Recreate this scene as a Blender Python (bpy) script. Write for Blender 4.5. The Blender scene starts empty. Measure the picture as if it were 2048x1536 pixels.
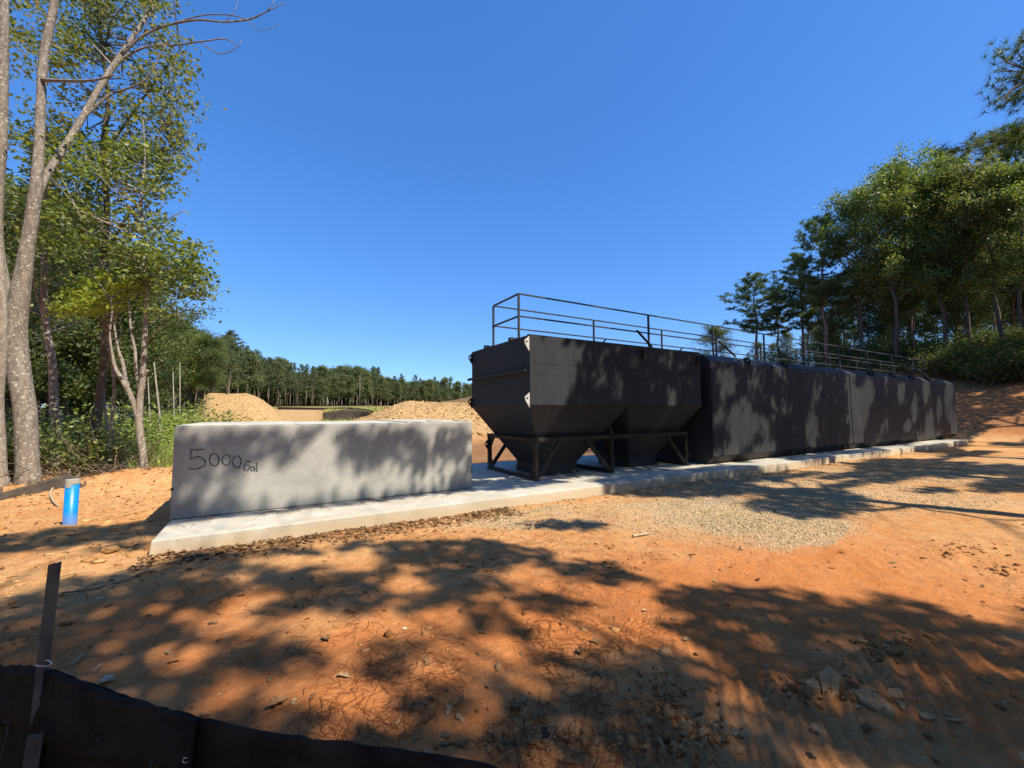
import bpy, bmesh, math, random
import numpy as np
from mathutils import Vector, Matrix

# ------------------------------------------------------------------ camera, sky, sun, exposure
SC = bpy.context.scene
COL = SC.collection
FPX = 820.0
RM = np.array([[0.86450417, -0.03059109, -0.50169386],
               [-0.50260792, -0.06099584, -0.86236001],
               [-0.0042207, 0.99766913, -0.06810648]])     # camera axes -> world
EYE = np.array([0.0, 0.0, 1.6])
cam_data = bpy.data.cameras.new('camera')
cam = bpy.data.objects.new('camera', cam_data); COL.objects.link(cam)
cam_data.sensor_width = 36.0
cam_data.lens = FPX / 2048 * 36
cam_data.clip_start = 0.05
cam_data.clip_end = 5000
M4 = Matrix([[*RM[0], 0], [*RM[1], 0], [*RM[2], 1.6], [0, 0, 0, 1]])
cam.matrix_world = M4
SC.camera = cam

SUN = Vector((0.49, -1.06, 1.42)).normalized()             # towards the sun
world = bpy.data.worlds.new('World'); SC.world = world; world.use_nodes = True
wn = world.node_tree.nodes; wl = world.node_tree.links
bg = wn['Background']
sky = wn.new('ShaderNodeTexSky'); sky.sky_type = 'NISHITA'; sky.sun_disc = False
sky.sun_elevation = math.asin(SUN.z)
sky.sun_rotation = math.atan2(SUN.x, SUN.y)
sky.air_density = 1.0; sky.dust_density = 0.35; sky.ozone_density = 2.2; sky.altitude = 200
hs = wn.new('ShaderNodeHueSaturation'); hs.inputs['Saturation'].default_value = 1.30
hs.inputs['Value'].default_value = 1.0
wl.new(sky.outputs[0], hs.inputs['Color'])
gm = wn.new('ShaderNodeGamma'); gm.inputs['Gamma'].default_value = 0.66        # the phone's flatter tone curve, over the whole sky alike
tn = wn.new('ShaderNodeMix'); tn.data_type = 'RGBA'; tn.blend_type = 'MULTIPLY'; tn.inputs[0].default_value = 1
tn.inputs[7].default_value = (.75, 1.11, 1.74, 1)
wl.new(hs.outputs[0], gm.inputs['Color']); wl.new(gm.outputs[0], tn.inputs[6]); wl.new(tn.outputs[2], bg.inputs['Color'])
bg.inputs['Strength'].default_value = 0.130
sd = bpy.data.lights.new('sun', 'SUN'); sd.energy = 5.0; sd.angle = math.radians(0.5)
sd.color = (1.0, 0.90, 0.73)
so = bpy.data.objects.new('sun', sd); COL.objects.link(so)
so.rotation_euler = SUN.to_track_quat('Z', 'Y').to_euler(); so.location = (10, -20, 40)
SC.view_settings.view_transform = 'Standard'; SC.view_settings.look = 'None'
SC.view_settings.exposure = 0.70; SC.view_settings.gamma = 1.0
SC.view_settings.use_curve_mapping = False
try:
    SC.cycles.max_bounces = 6; SC.cycles.diffuse_bounces = 3; SC.cycles.glossy_bounces = 2
    SC.cycles.transmission_bounces = 2; SC.cycles.transparent_max_bounces = 4
except Exception: pass

RNG = random.Random(7)
NR = np.random.default_rng(11)

# ------------------------------------------------------------------ measuring helpers (photo survey)
def P(px, py, d):
    """surveyed point: image coordinates of the photograph and depth in metres"""
    return EYE + RM @ np.array([(px - 1024) / FPX * d, -(py - 768) / FPX * d, -d])
def ray(px, py): return RM @ np.array([px - 1024.0, -(py - 768.0), -FPX])
def on_z(px, py, z=0.0):
    d = ray(px, py); return EYE + d * ((z - 1.6) / d[2])
def on_y(px, py, y):
    d = ray(px, py); return EYE + d * (y / d[1])
def to_px(x, y, z):
    """arrays of world points -> survey px, py, depth"""
    q = np.stack([x, y, z - 1.6], -1) @ RM
    dep = -q[..., 2]
    s = np.where(dep > 0.05, dep, 0.05)
    return 1024 + FPX * q[..., 0] / s, 768 - FPX * q[..., 1] / s, dep

# ------------------------------------------------------------------ noise
def _h(ix, iy, seed):
    v = (ix.astype(np.int64) * 374761393 + iy.astype(np.int64) * 668265263 + seed * 974634777) & 0xffffffff
    v = ((v ^ (v >> 13)) * 1274126177) & 0xffffffff
    v = (v ^ (v >> 16)) & 0xffffffff
    return v / 4294967295.0
def vnoise(x, y, seed=0):
    ix = np.floor(x); iy = np.floor(y); fx = x - ix; fy = y - iy
    fx = fx * fx * (3 - 2 * fx); fy = fy * fy * (3 - 2 * fy)
    a = _h(ix, iy, seed); b = _h(ix + 1, iy, seed); c = _h(ix, iy + 1, seed); d = _h(ix + 1, iy + 1, seed)
    return (a + (b - a) * fx) * (1 - fy) + (c + (d - c) * fx) * fy
def fbm(x, y, o=4, seed=0):
    s = 0; a = 0.5; t = 0
    for i in range(o):
        s = s + a * vnoise(x * 2 ** i + 13.7 * i, y * 2 ** i - 7.1 * i, seed + i); t += a; a *= 0.5
    return s / t
def ss(a, b, x):
    t = np.clip((x - a) / (b - a), 0, 1); return t * t * (3 - 2 * t)

# ------------------------------------------------------------------ object helpers
def mesh_np(name, V, F, nper, mat=None, smooth=False):
    V = np.asarray(V, np.float32); F = np.asarray(F, np.int32)
    me = bpy.data.meshes.new(name)
    me.vertices.add(len(V)); me.vertices.foreach_set('co', V.ravel())
    nf = len(F); me.loops.add(nf * nper); me.loops.foreach_set('vertex_index', F.ravel())
    me.polygons.add(nf); me.polygons.foreach_set('loop_start', np.arange(nf, dtype=np.int32) * nper)
    me.update(calc_edges=True); me.validate()
    if smooth: me.polygons.foreach_set('use_smooth', np.ones(nf, bool))
    if mat: me.materials.append(mat)
    return me
class MB:
    def __init__(s): s.v = []; s.f = []
    def add(s, V, F):
        o = len(s.v); s.v += [tuple(map(float, p)) for p in V]; s.f += [tuple(i + o for i in f) for f in F]; return s
    def box(s, a, b):
        (x0, y0, z0), (x1, y1, z1) = a, b
        return s.add([(x0,y0,z0),(x1,y0,z0),(x1,y1,z0),(x0,y1,z0),(x0,y0,z1),(x1,y0,z1),(x1,y1,z1),(x0,y1,z1)],
                     [(3,2,1,0),(4,5,6,7),(0,1,5,4),(1,2,6,5),(2,3,7,6),(3,0,4,7)])
    def bar(s, p, q, w, h, up=(0, 0, 1)):
        p = Vector(p); q = Vector(q); t = (q - p).normalized(); u = Vector(up)
        if abs(t.dot(u)) > .95: u = Vector((0, 1, 0))
        a = t.cross(u).normalized() * w / 2; b = a.cross(t).normalized() * h / 2
        V = [c + k for c in (p, q) for k in (-a - b, a - b, a + b, -a + b)]
        return s.add(V, [(3,2,1,0),(4,5,6,7),(0,1,5,4),(1,2,6,5),(2,3,7,6),(3,0,4,7)])
    def prism(s, poly, axis, a, b):
        """poly = list of 2-D points, extruded along axis from a to b"""
        n = len(poly); V = []
        for t in (a, b):
            for (u, v) in poly:
                V.append({'x': (t, u, v), 'y': (u, t, v), 'z': (u, v, t)}[axis])
        F = [tuple(range(n))[::-1], tuple(range(n, 2 * n))] + [(i, (i + 1) % n, n + (i + 1) % n, n + i) for i in range(n)]
        return s.add(V, F)
    def tube(s, pts, rad, n=6, cap=True):
        pts = [Vector(p) for p in pts]; m = len(pts)
        if not hasattr(rad, '__len__'): rad = [rad] * m
        V = []; pa = None
        for i, p in enumerate(pts):
            t = (pts[min(i + 1, m - 1)] - pts[max(i - 1, 0)]).normalized()
            if pa is None:
                pa = t.cross(Vector((0, 0, 1)) if abs(t.z) < .9 else Vector((1, 0, 0))).normalized()
            a = (pa - t * pa.dot(t)).normalized(); pa = a; b = t.cross(a)
            for k in range(n):
                w = 2 * math.pi * k / n
                V.append(p + (a * math.cos(w) + b * math.sin(w)) * rad[i])
        F = [(i * n + k, i * n + (k + 1) % n, (i + 1) * n + (k + 1) % n, (i + 1) * n + k) for i in range(m - 1) for k in range(n)]
        if cap: F += [tuple(range(n))[::-1], tuple(range((m - 1) * n, m * n))]
        return s.add(V, F)
    def mesh(s, name, mat=None, smooth=False, bevel=0, seg=2):
        me = bpy.data.meshes.new(name); me.from_pydata(s.v, [], s.f)
        bm = bmesh.new(); bm.from_mesh(me)
        bmesh.ops.recalc_face_normals(bm, faces=bm.faces)
        if bevel:
            es = [e for e in bm.edges if len(e.link_faces) == 2 and e.calc_face_angle(0) > 0.3]
            bmesh.ops.bevel(bm, geom=es, offset=bevel, segments=seg, affect='EDGES', profile=.5)
        bm.to_mesh(me); bm.free()
        if smooth: me.polygons.foreach_set('use_smooth', np.ones(len(me.polygons), bool))
        if mat: me.materials.append(mat)
        return me
    def obj(s, name, mat, parent=None, **k): return link(name, s.mesh(name, mat, **k), parent)
def link(name, data, parent=None, loc=None):
    o = bpy.data.objects.new(name, data); COL.objects.link(o)
    if parent is not None:
        o.parent = parent
        o.matrix_parent_inverse = Matrix.Identity(4)
        if data is not None and loc is None:
            o.location = -Vector(parent.location)          # meshes are modelled in world space
    if loc is not None: o.location = loc
    return o
def tag(o, label=None, cat=None, group=None, kind=None):
    if label: o['label'] = label
    if cat: o['category'] = cat
    if group: o['group'] = group
    if kind: o['kind'] = kind
    return o
def root(name, loc, label, cat, group=None):
    o = bpy.data.objects.new(name, None); COL.objects.link(o); o.location = loc
    o.empty_display_size = .3
    return tag(o, label, cat, group)
def copy_tree(o, loc, rz=0, sc=1.0, label=None, cat=None, group=None):
    c = o.copy(); COL.objects.link(c); c.location = loc; c.rotation_euler = (0, 0, rz)
    c.scale = (sc, sc, sc) if not hasattr(sc, '__len__') else sc
    if label: c['label'] = label
    if cat: c['category'] = cat
    if group: c['group'] = group
    for ch in list(o.children):
        k = ch.copy(); COL.objects.link(k); k.parent = c
    return c

# ------------------------------------------------------------------ materials
def mat(name, rough=.8, spec=.3, metal=0.0):
    m = bpy.data.materials.new(name); m.use_nodes = True
    b = m.node_tree.nodes['Principled BSDF']
    b.inputs['Roughness'].default_value = rough; b.inputs['Metallic'].default_value = metal
    b.inputs['Specular IOR Level'].default_value = spec
    return m, m.node_tree.nodes, m.node_tree.links, b
def ramp(n, stops):
    r = n.new('ShaderNodeValToRGB'); e = r.color_ramp.elements
    while len(e) < len(stops): e.new(.5)
    for k, (p, c) in enumerate(stops): e[k].position = p; e[k].color = (*c, 1)
    return r
def noise(n, l, vec, scale, detail=4, rough=.6, dist=0):
    t = n.new('ShaderNodeTexNoise'); t.inputs['Scale'].default_value = scale
    t.inputs['Detail'].default_value = detail; t.inputs['Roughness'].default_value = rough
    t.inputs['Distortion'].default_value = dist
    if vec is not None: l.new(vec, t.inputs['Vector'])
    return t
def mix(n, l, fac, a, b, mode='MIX'):
    m = n.new('ShaderNodeMix'); m.data_type = 'RGBA'; m.blend_type = mode
    for s, v in ((m.inputs[0], fac), (m.inputs[6], a), (m.inputs[7], b)):
        if isinstance(v, (int, float)): s.default_value = v
        elif isinstance(v, tuple): s.default_value = (*v, 1)
        else: l.new(v, s)
    return m.outputs[2]
def math_(n, l, op, a, b=None, clamp=False):
    m = n.new('ShaderNodeMath'); m.operation = op; m.use_clamp = clamp
    for i, v in enumerate((a, b)):
        if v is None: continue
        if isinstance(v, (int, float)): m.inputs[i].default_value = v
        else: l.new(v, m.inputs[i])
    return m.outputs[0]
def bump(n, l, b, h, strength, dist, prev=None):
    k = n.new('ShaderNodeBump'); k.inputs['Strength'].default_value = strength; k.inputs['Distance'].default_value = dist
    l.new(h, k.inputs['Height'])
    if prev: l.new(prev, k.inputs['Normal'])
    l.new(k.outputs[0], b.inputs['Normal']); return k.outputs[0]
def geo(n): return n.new('ShaderNodeNewGeometry')
def tcoord(n): return n.new('ShaderNodeTexCoord').outputs['Object']

def simple(name, colA, colB, scale, rough=.8, spec=.3, bs=.3, bd=.01, metal=0, stretch=None):
    m, n, l, b = mat(name, rough, spec, metal)
    v = geo(n).outputs['Position']
    if stretch:
        mp = n.new('ShaderNodeMapping'); mp.inputs['Scale'].default_value = stretch; l.new(v, mp.inputs[0]); v = mp.outputs[0]
    t = noise(n, l, v, scale); r = ramp(n, [(.3, colA), (.7, colB)]); l.new(t.outputs[0], r.inputs[0])
    l.new(r.outputs[0], b.inputs['Base Color'])
    if bs: bump(n, l, b, t.outputs[0], bs, bd)
    return m

# ground
def ground_mat():
    m, n, l, b = mat('red_clay', .95, .12)
    v = geo(n).outputs['Position']
    z = n.new('ShaderNodeAttribute'); z.attribute_name = 'zone'; zs = n.new('ShaderNodeSeparateColor'); l.new(z.outputs['Color'], zs.inputs[0])
    y = n.new('ShaderNodeAttribute'); y.attribute_name = 'zone_b'; ys = n.new('ShaderNodeSeparateColor'); l.new(y.outputs['Color'], ys.inputs[0])
    big = noise(n, l, v, .55, 5, .6, .6); mid = noise(n, l, v, 5.5, 6, .65, .3); fine = noise(n, l, v, 46, 5, .7)
    c1 = ramp(n, [(.28, (.37, .16, .06)), (.43, (.52, .265, .105)), (.66, (.64, .415, .205))]); l.new(big.outputs[0], c1.inputs[0])
    c2 = ramp(n, [(.28, (.32, .12, .038)), (.5, (.54, .27, .10)), (.75, (.67, .43, .21))]); l.new(mid.outputs[0], c2.inputs[0])
    c = mix(n, l, .55, c1.outputs[0], c2.outputs[0])
    red = mix(n, l, math_(n, l, 'MULTIPLY', ys.outputs[1], .74), c, (.50, .155, .040))
    fr = ramp(n, [(.35, (.55, .5, .47)), (.6, (1.0, 1.0, 1.0))]); l.new(fine.outputs[0], fr.inputs[0])
    c = mix(n, l, .5, red, fr.outputs[0], 'MULTIPLY')
    # straw-coloured mound
    st = ramp(n, [(.3, (.24, .14, .06)), (.5, (.41, .265, .12)), (.7, (.53, .37, .185))]); l.new(mid.outputs[0], st.inputs[0])
    c = mix(n, l, zs.outputs[1], c, st.outputs[0])
    gr = ramp(n, [(.3, (.075, .09, .03)), (.55, (.16, .155, .055)), (.75, (.28, .22, .10))]); l.new(mid.outputs[0], gr.inputs[0])
    c = mix(n, l, zs.outputs[2], c, gr.outputs[0])
    vor = n.new('ShaderNodeTexVoronoi'); vor.inputs['Scale'].default_value = 34; l.new(v, vor.inputs['Vector'])
    vr = ramp(n, [(0, (.26, .18, .11)), (.5, (.42, .32, .20)), (1, (.50, .40, .26))])
    vs = n.new('ShaderNodeSeparateColor'); l.new(vor.outputs['Color'], vs.inputs[0]); l.new(vs.outputs[0], vr.inputs[0])
    c = mix(n, l, math_(n, l, 'MULTIPLY', zs.outputs[0], .72), c, vr.outputs[0])
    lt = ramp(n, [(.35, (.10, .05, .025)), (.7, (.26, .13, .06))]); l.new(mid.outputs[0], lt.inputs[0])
    c = mix(n, l, math_(n, l, 'MULTIPLY', ys.outputs[0], .8), c, lt.outputs[0])  # leaf litter, plus the shade painted in behind the slab
    l.new(c, b.inputs['Base Color'])
    w = noise(n, l, v, 15, 7, .74, .5)
    p = bump(n, l, b, w.outputs[0], .95, .026)
    bump(n, l, b, fine.outputs[0], .6, .006, p)
    return m
MAT_GROUND = ground_mat()

def concrete(name, base, dark, warm):
    m, n, l, b = mat(name, .88, .25)
    v = geo(n).outputs['Position']
    t = noise(n, l, v, 1.6, 5, .6, .3); r = ramp(n, [(.3, dark), (.6, base)]); l.new(t.outputs[0], r.inputs[0])
    f = noise(n, l, v, 22, 5, .7); fr = ramp(n, [(.3, (.84, .84, .83)), (.65, (1, 1, 1))]); l.new(f.outputs[0], fr.inputs[0])
    c = mix(n, l, .8, r.outputs[0], fr.outputs[0], 'MULTIPLY')
    # clay splashed up the foot of the concrete
    g = geo(n); sx = n.new('ShaderNodeSeparateXYZ'); l.new(g.outputs['Position'], sx.inputs[0])
    k = noise(n, l, v, 4, 4, .6)
    hgt = math_(n, l, 'ADD', sx.outputs[2], math_(n, l, 'MULTIPLY', k.outputs[0], -.22))
    hr = ramp(n, [(.0, (1, 1, 1)), (.12, (0, 0, 0))]); l.new(hgt, hr.inputs[0])
    c = mix(n, l, math_(n, l, 'MULTIPLY', hr.outputs[0], .55), c, warm)
    # pin holes
    vo = n.new('ShaderNodeTexVoronoi'); vo.inputs['Scale'].default_value = 13; l.new(v, vo.inputs['Vector'])
    pr = ramp(n, [(.07, (.28, .28, .27)), (.12, (1, 1, 1))]); l.new(vo.outputs['Distance'], pr.inputs[0])
    kk = noise(n, l, v, 2.2, 2, .5); kr = ramp(n, [(.5, (0, 0, 0)), (.62, (1, 1, 1))]); l.new(kk.outputs[0], kr.inputs[0])
    c = mix(n, l, kr.outputs[0], c, mix(n, l, 1.0, c, pr.outputs[0], 'MULTIPLY'))
    l.new(c, b.inputs['Base Color'])
    bump(n, l, b, f.outputs[0], .35, .004)
    return m
MAT_BLOCK = concrete('grey_concrete', (.40, .395, .365), (.27, .27, .26), (.44, .37, .25))
MAT_SLAB = concrete('pale_concrete', (.52, .51, .45), (.38, .37, .32), (.48, .33, .17))

def steel(name, a, b_, dust=(.13, .105, .08), rough=.46):
    m, n, l, b = mat(name, rough, .18)
    v = geo(n).outputs['Position']
    mp = n.new('ShaderNodeMapping'); mp.inputs['Scale'].default_value = (1, 1, .25); l.new(v, mp.inputs[0])
    t = noise(n, l, mp.outputs[0], 3.2, 6, .65, .4); r = ramp(n, [(.3, a), (.7, b_)]); l.new(t.outputs[0], r.inputs[0])
    f = noise(n, l, v, 30, 4, .7)
    sx = n.new('ShaderNodeSeparateXYZ'); l.new(v, sx.inputs[0])
    hr = ramp(n, [(.15, (1, 1, 1)), (.75, (0, 0, 0))]); l.new(sx.outputs[2], hr.inputs[0])
    df = math_(n, l, 'MULTIPLY', math_(n, l, 'MULTIPLY', hr.outputs[0], f.outputs[0]), .55)
    c = mix(n, l, df, r.outputs[0], dust)
    sc_ = noise(n, l, v, 8, 8, .8); sr = ramp(n, [(.62, (0, 0, 0)), (.75, (1, 1, 1))]); l.new(sc_.outputs[0], sr.inputs[0])
    c = mix(n, l, math_(n, l, 'MULTIPLY', sr.outputs[0], .25), c, dust)
    l.new(c, b.inputs['Base Color'])
    rr = ramp(n, [(.3, (rough - .08,) * 3), (.7, (rough + .16,) * 3)]); l.new(t.outputs[0], rr.inputs[0]); l.new(rr.outputs[0], b.inputs['Roughness'])
    bump(n, l, b, f.outputs[0], .08, .003)
    return m
MAT_TANK = steel('black_painted_steel', (.022, .0245, .030), (.035, .037, .043), dust=(.10, .088, .075), rough=.52)
MAT_FRAME = steel('black_frame_steel', (.016, .015, .015), (.03, .027, .025))
MAT_RAIL = steel('dark_rail_steel', (.03, .034, .042), (.055, .058, .066), rough=.5)
MAT_SEAM = steel('weld_seam_steel', (.015, .015, .017), (.03, .03, .033))
MAT_LUG = steel('bright_lug_steel', (.40, .39, .36), (.52, .51, .48), rough=.5)
MAT_MARK = simple('marker_ink', (.05, .05, .055), (.16, .16, .16), 60, .9, .1, 0)
MAT_FABRIC = simple('black_silt_fabric', (.008, .0075, .007), (.026, .022, .018), 9, .8, .22, .7, .03)
MAT_FABRIC_OLD = simple('dusty_silt_fabric', (.045, .040, .036), (.11, .085, .065), 5, .9, .15, .4, .015)
MAT_POST = simple('galvanised_post', (.045, .056, .06), (.10, .115, .12), 12, .6, .4, .1, .002, .15)
MAT_WIRE = simple('bright_wire', (.55, .55, .52), (.75, .75, .72), 20, .35, .6, 0, 0, .6)
MAT_BLUE = simple('blue_plastic', (.0, .20, .62), (.005, .27, .75), 4, .3, .5, .05, .002)
def scuffed(name, a, b_, scuff):
    m, n, l, b = mat(name, .38, .45); v = geo(n).outputs['Position']
    t = noise(n, l, v, 5, 3); r = ramp(n, [(.3, a), (.7, b_)]); l.new(t.outputs[0], r.inputs[0])
    k = noise(n, l, v, 26, 6, .8); kr = ramp(n, [(.60, (0, 0, 0)), (.68, (1, 1, 1))]); l.new(k.outputs[0], kr.inputs[0])
    sx = n.new('ShaderNodeSeparateXYZ'); l.new(v, sx.inputs[0]); lo = ramp(n, [(.02, (1, 1, 1)), (.20, (0, 0, 0))]); l.new(math_(n, l, 'ADD', sx.outputs[2], math_(n, l, 'MULTIPLY', k.outputs[0], -.12)), lo.inputs[0])
    c = mix(n, l, math_(n, l, 'MULTIPLY', kr.outputs[0], .5), r.outputs[0], scuff); c = mix(n, l, math_(n, l, 'MULTIPLY', lo.outputs[0], .35), c, (.42, .26, .13))
    l.new(c, b.inputs['Base Color']); return m
MAT_BLUE = scuffed('blue_plastic', (.0, .19, .58), (.005, .26, .72), (.45, .55, .62))
MAT_PIPECAP = simple('dusty_pipe_cap', (.25, .24, .2), (.5, .47, .4), 18, .8, .3, .3, .004)
MAT_WOOD = simple('bare_wood', (.30, .22, .13), (.52, .43, .29), 22, .85, .2, .4, .004)
MAT_STICK = simple('dead_stick', (.09, .065, .045), (.22, .17, .12), 14, .9, .2, .5, .004)
MAT_STRAW = None

def island_mat(name, cols, rough=.8, spec=.2, trans=None):
    m, n, l, b = mat(name, rough, spec)
    g = geo(n); r = ramp(n, [(i / (len(cols) - 1), c) for i, c in enumerate(cols)])
    l.new(g.outputs['Random Per Island'], r.inputs[0])
    big = noise(n, l, g.outputs['Position'], .7, 3, .5); br = ramp(n, [(.35, (.72, .76, .7)), (.65, (1.18, 1.12, 1.0))]); l.new(big.outputs[0], br.inputs[0])
    c = mix(n, l, .8, r.outputs[0], br.outputs[0], 'MULTIPLY')
    l.new(c, b.inputs['Base Color'])
    if trans:
        t = n.new('ShaderNodeBsdfTranslucent'); tc = mix(n, l, 1.0, c, trans, 'MULTIPLY'); l.new(tc, t.inputs['Color'])
        a = n.new('ShaderNodeAddShader'); l.new(b.outputs[0], a.inputs[0]); l.new(t.outputs[0], a.inputs[1])
        l.new(a.outputs[0], n['Material Output'].inputs['Surface'])
    return m
TR = (1.0, 1.05, .45)
MAT_LEAF = island_mat('oak_leaf', [(.030, .052, .015), (.065, .095, .024), (.115, .142, .034), (.175, .172, .045)], .55, .35, TR)
MAT_LEAF_DARK = island_mat('dark_oak_leaf', [(.020, .036, .014), (.042, .068, .022), (.072, .098, .030), (.11, .108, .038)], .55, .35, TR)
MAT_LEAF_YEL = island_mat('yellow_green_leaf', [(.085, .12, .02), (.15, .19, .026), (.23, .25, .035), (.14, .17, .025)], .55, .35, TR)
MAT_LEAF_FAR = island_mat('distant_leaf', [(.045, .062, .036), (.07, .09, .046), (.10, .115, .055), (.14, .135, .07)], .8, .1, TR)  # greens dulled to grey: haze put into the leaf colour
MAT_LEAF_RUST = island_mat('rusty_oak_leaf', [(.042, .062, .020), (.075, .10, .028), (.12, .125, .038), (.175, .12, .045)], .6, .3, TR)
MAT_NEEDLE = island_mat('pine_needle', [(.025, .055, .022), (.045, .08, .03), (.075, .105, .035), (.10, .11, .04)], .6, .3, (.8, .9, .5))
MAT_NEEDLE_FAR = island_mat('distant_needle', [(.045, .065, .04), (.07, .092, .05), (.095, .115, .06), (.13, .13, .07)], .8, .1, (.8, .9, .5))  # haze put into the needle colour as well
MAT_WEED = island_mat('weed_leaf', [(.07, .12, .02), (.13, .19, .035), (.21, .25, .06), (.28, .27, .10)], .7, .2, TR)
MAT_DRY = island_mat('dry_leaf', [(.07, .035, .018), (.15, .075, .035), (.25, .14, .07), (.38, .25, .14)], .8, .2)
MAT_NEEDLE_DRY = island_mat('fallen_needle', [(.10, .028, .012), (.19, .06, .022), (.27, .11, .04)], .8, .15)
MAT_CLOD = island_mat('clay_clod', [(.16, .065, .025), (.28, .125, .05), (.36, .18, .075), (.42, .235, .11)], .95, .1)
MAT_STRAWCLOD = island_mat('straw_clod', [(.24, .14, .06), (.38, .24, .11), (.52, .36, .18)], .95, .1)
MAT_GRAVEL = island_mat('gravel_stone', [(.22, .15, .085), (.36, .265, .155), (.47, .365, .22), (.56, .46, .31)], .85, .2)
MAT_GRAVEL_GREY = island_mat('grey_gravel_stone', [(.17, .14, .11), (.30, .255, .20), (.42, .36, .28), (.52, .46, .37)], .85, .2)
MAT_SHALE = simple('dry_clay_plate', (.25, .135, .055), (.42, .25, .12), 9, .95, .1, .6, .01)

def bark(name, a, b_, spots, spot_amt=.5):
    m, n, l, b = mat(name, .92, .15)
    v = tcoord(n)
    mp = n.new('ShaderNodeMapping'); mp.inputs['Scale'].default_value = (1, 1, .28); l.new(v, mp.inputs[0])
    t = noise(n, l, mp.outputs[0], 14, 6, .7, .5); r = ramp(n, [(.3, a), (.68, b_)]); l.new(t.outputs[0], r.inputs[0])
    s = noise(n, l, v, 17, 6, .8); sr = ramp(n, [(.56, (0, 0, 0)), (.61, (1, 1, 1))]); l.new(s.outputs[0], sr.inputs[0])
    c = mix(n, l, math_(n, l, 'MULTIPLY', sr.outputs[0], spot_amt), r.outputs[0], spots)
    l.new(c, b.inputs['Base Color']); bump(n, l, b, t.outputs[0], .8, .03); return m
MAT_BARK = bark('grey_lichen_bark', (.11, .09, .075), (.28, .24, .20), (.62, .60, .54), .85)
MAT_BARK_PALE = bark('pale_bark', (.15, .125, .10), (.32, .28, .235), (.60, .57, .51), .75)
MAT_BARK_DARK = bark('dark_bark', (.045, .038, .032), (.14, .115, .095), (.28, .26, .23), .5)
MAT_BARK_PINE = bark('pine_bark', (.09, .065, .05), (.24, .175, .135), (.36, .28, .22), .4)

# ------------------------------------------------------------------ terrain
def rd(x, y): return .8649 * x - .5020 * y, .5020 * x + .8649 * y
TRK = [((1560, 1430), (1640, 1530), .8, .55), ((1850, 1340), (2000, 1380), 1.0, .5)]
RIDGES = [(*on_z(a, b_, 0)[:2], ax, ay, amp, wl, ang) for a, b_, ax, ay, amp, wl, ang in ((1560, 1440, .5, .34, .022, .085, 2.2), (1880, 1345, 1.05, .45, .021, .12, 2.0), (1470, 1260, .6, .3, .010, .09, 2.2), (1300, 1480, .3, .25, .014, .07, 2.3), (1830, 1110, 1.1, .35, .007, .15, 2.4))]
GRAVEL_A = [tuple(on_z(a, b_, 0)[:2]) for a, b_ in ((900, 1056), (1000, 1030), (1180, 1003), (1400, 966), (1600, 945), (1700, 950), (1760, 1000), (1740, 1040), (1650, 1088), (1560, 1110), (1400, 1102), (1330, 1085), (1250, 1062), (1050, 1064))]
GRAVEL_B = [tuple(on_z(a, b_, 0)[:2]) for a, b_ in ((1500, 958), (1700, 926), (1900, 908), (2100, 915), (2300, 960), (2100, 1015), (1800, 1035), (1600, 1000))]
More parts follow.
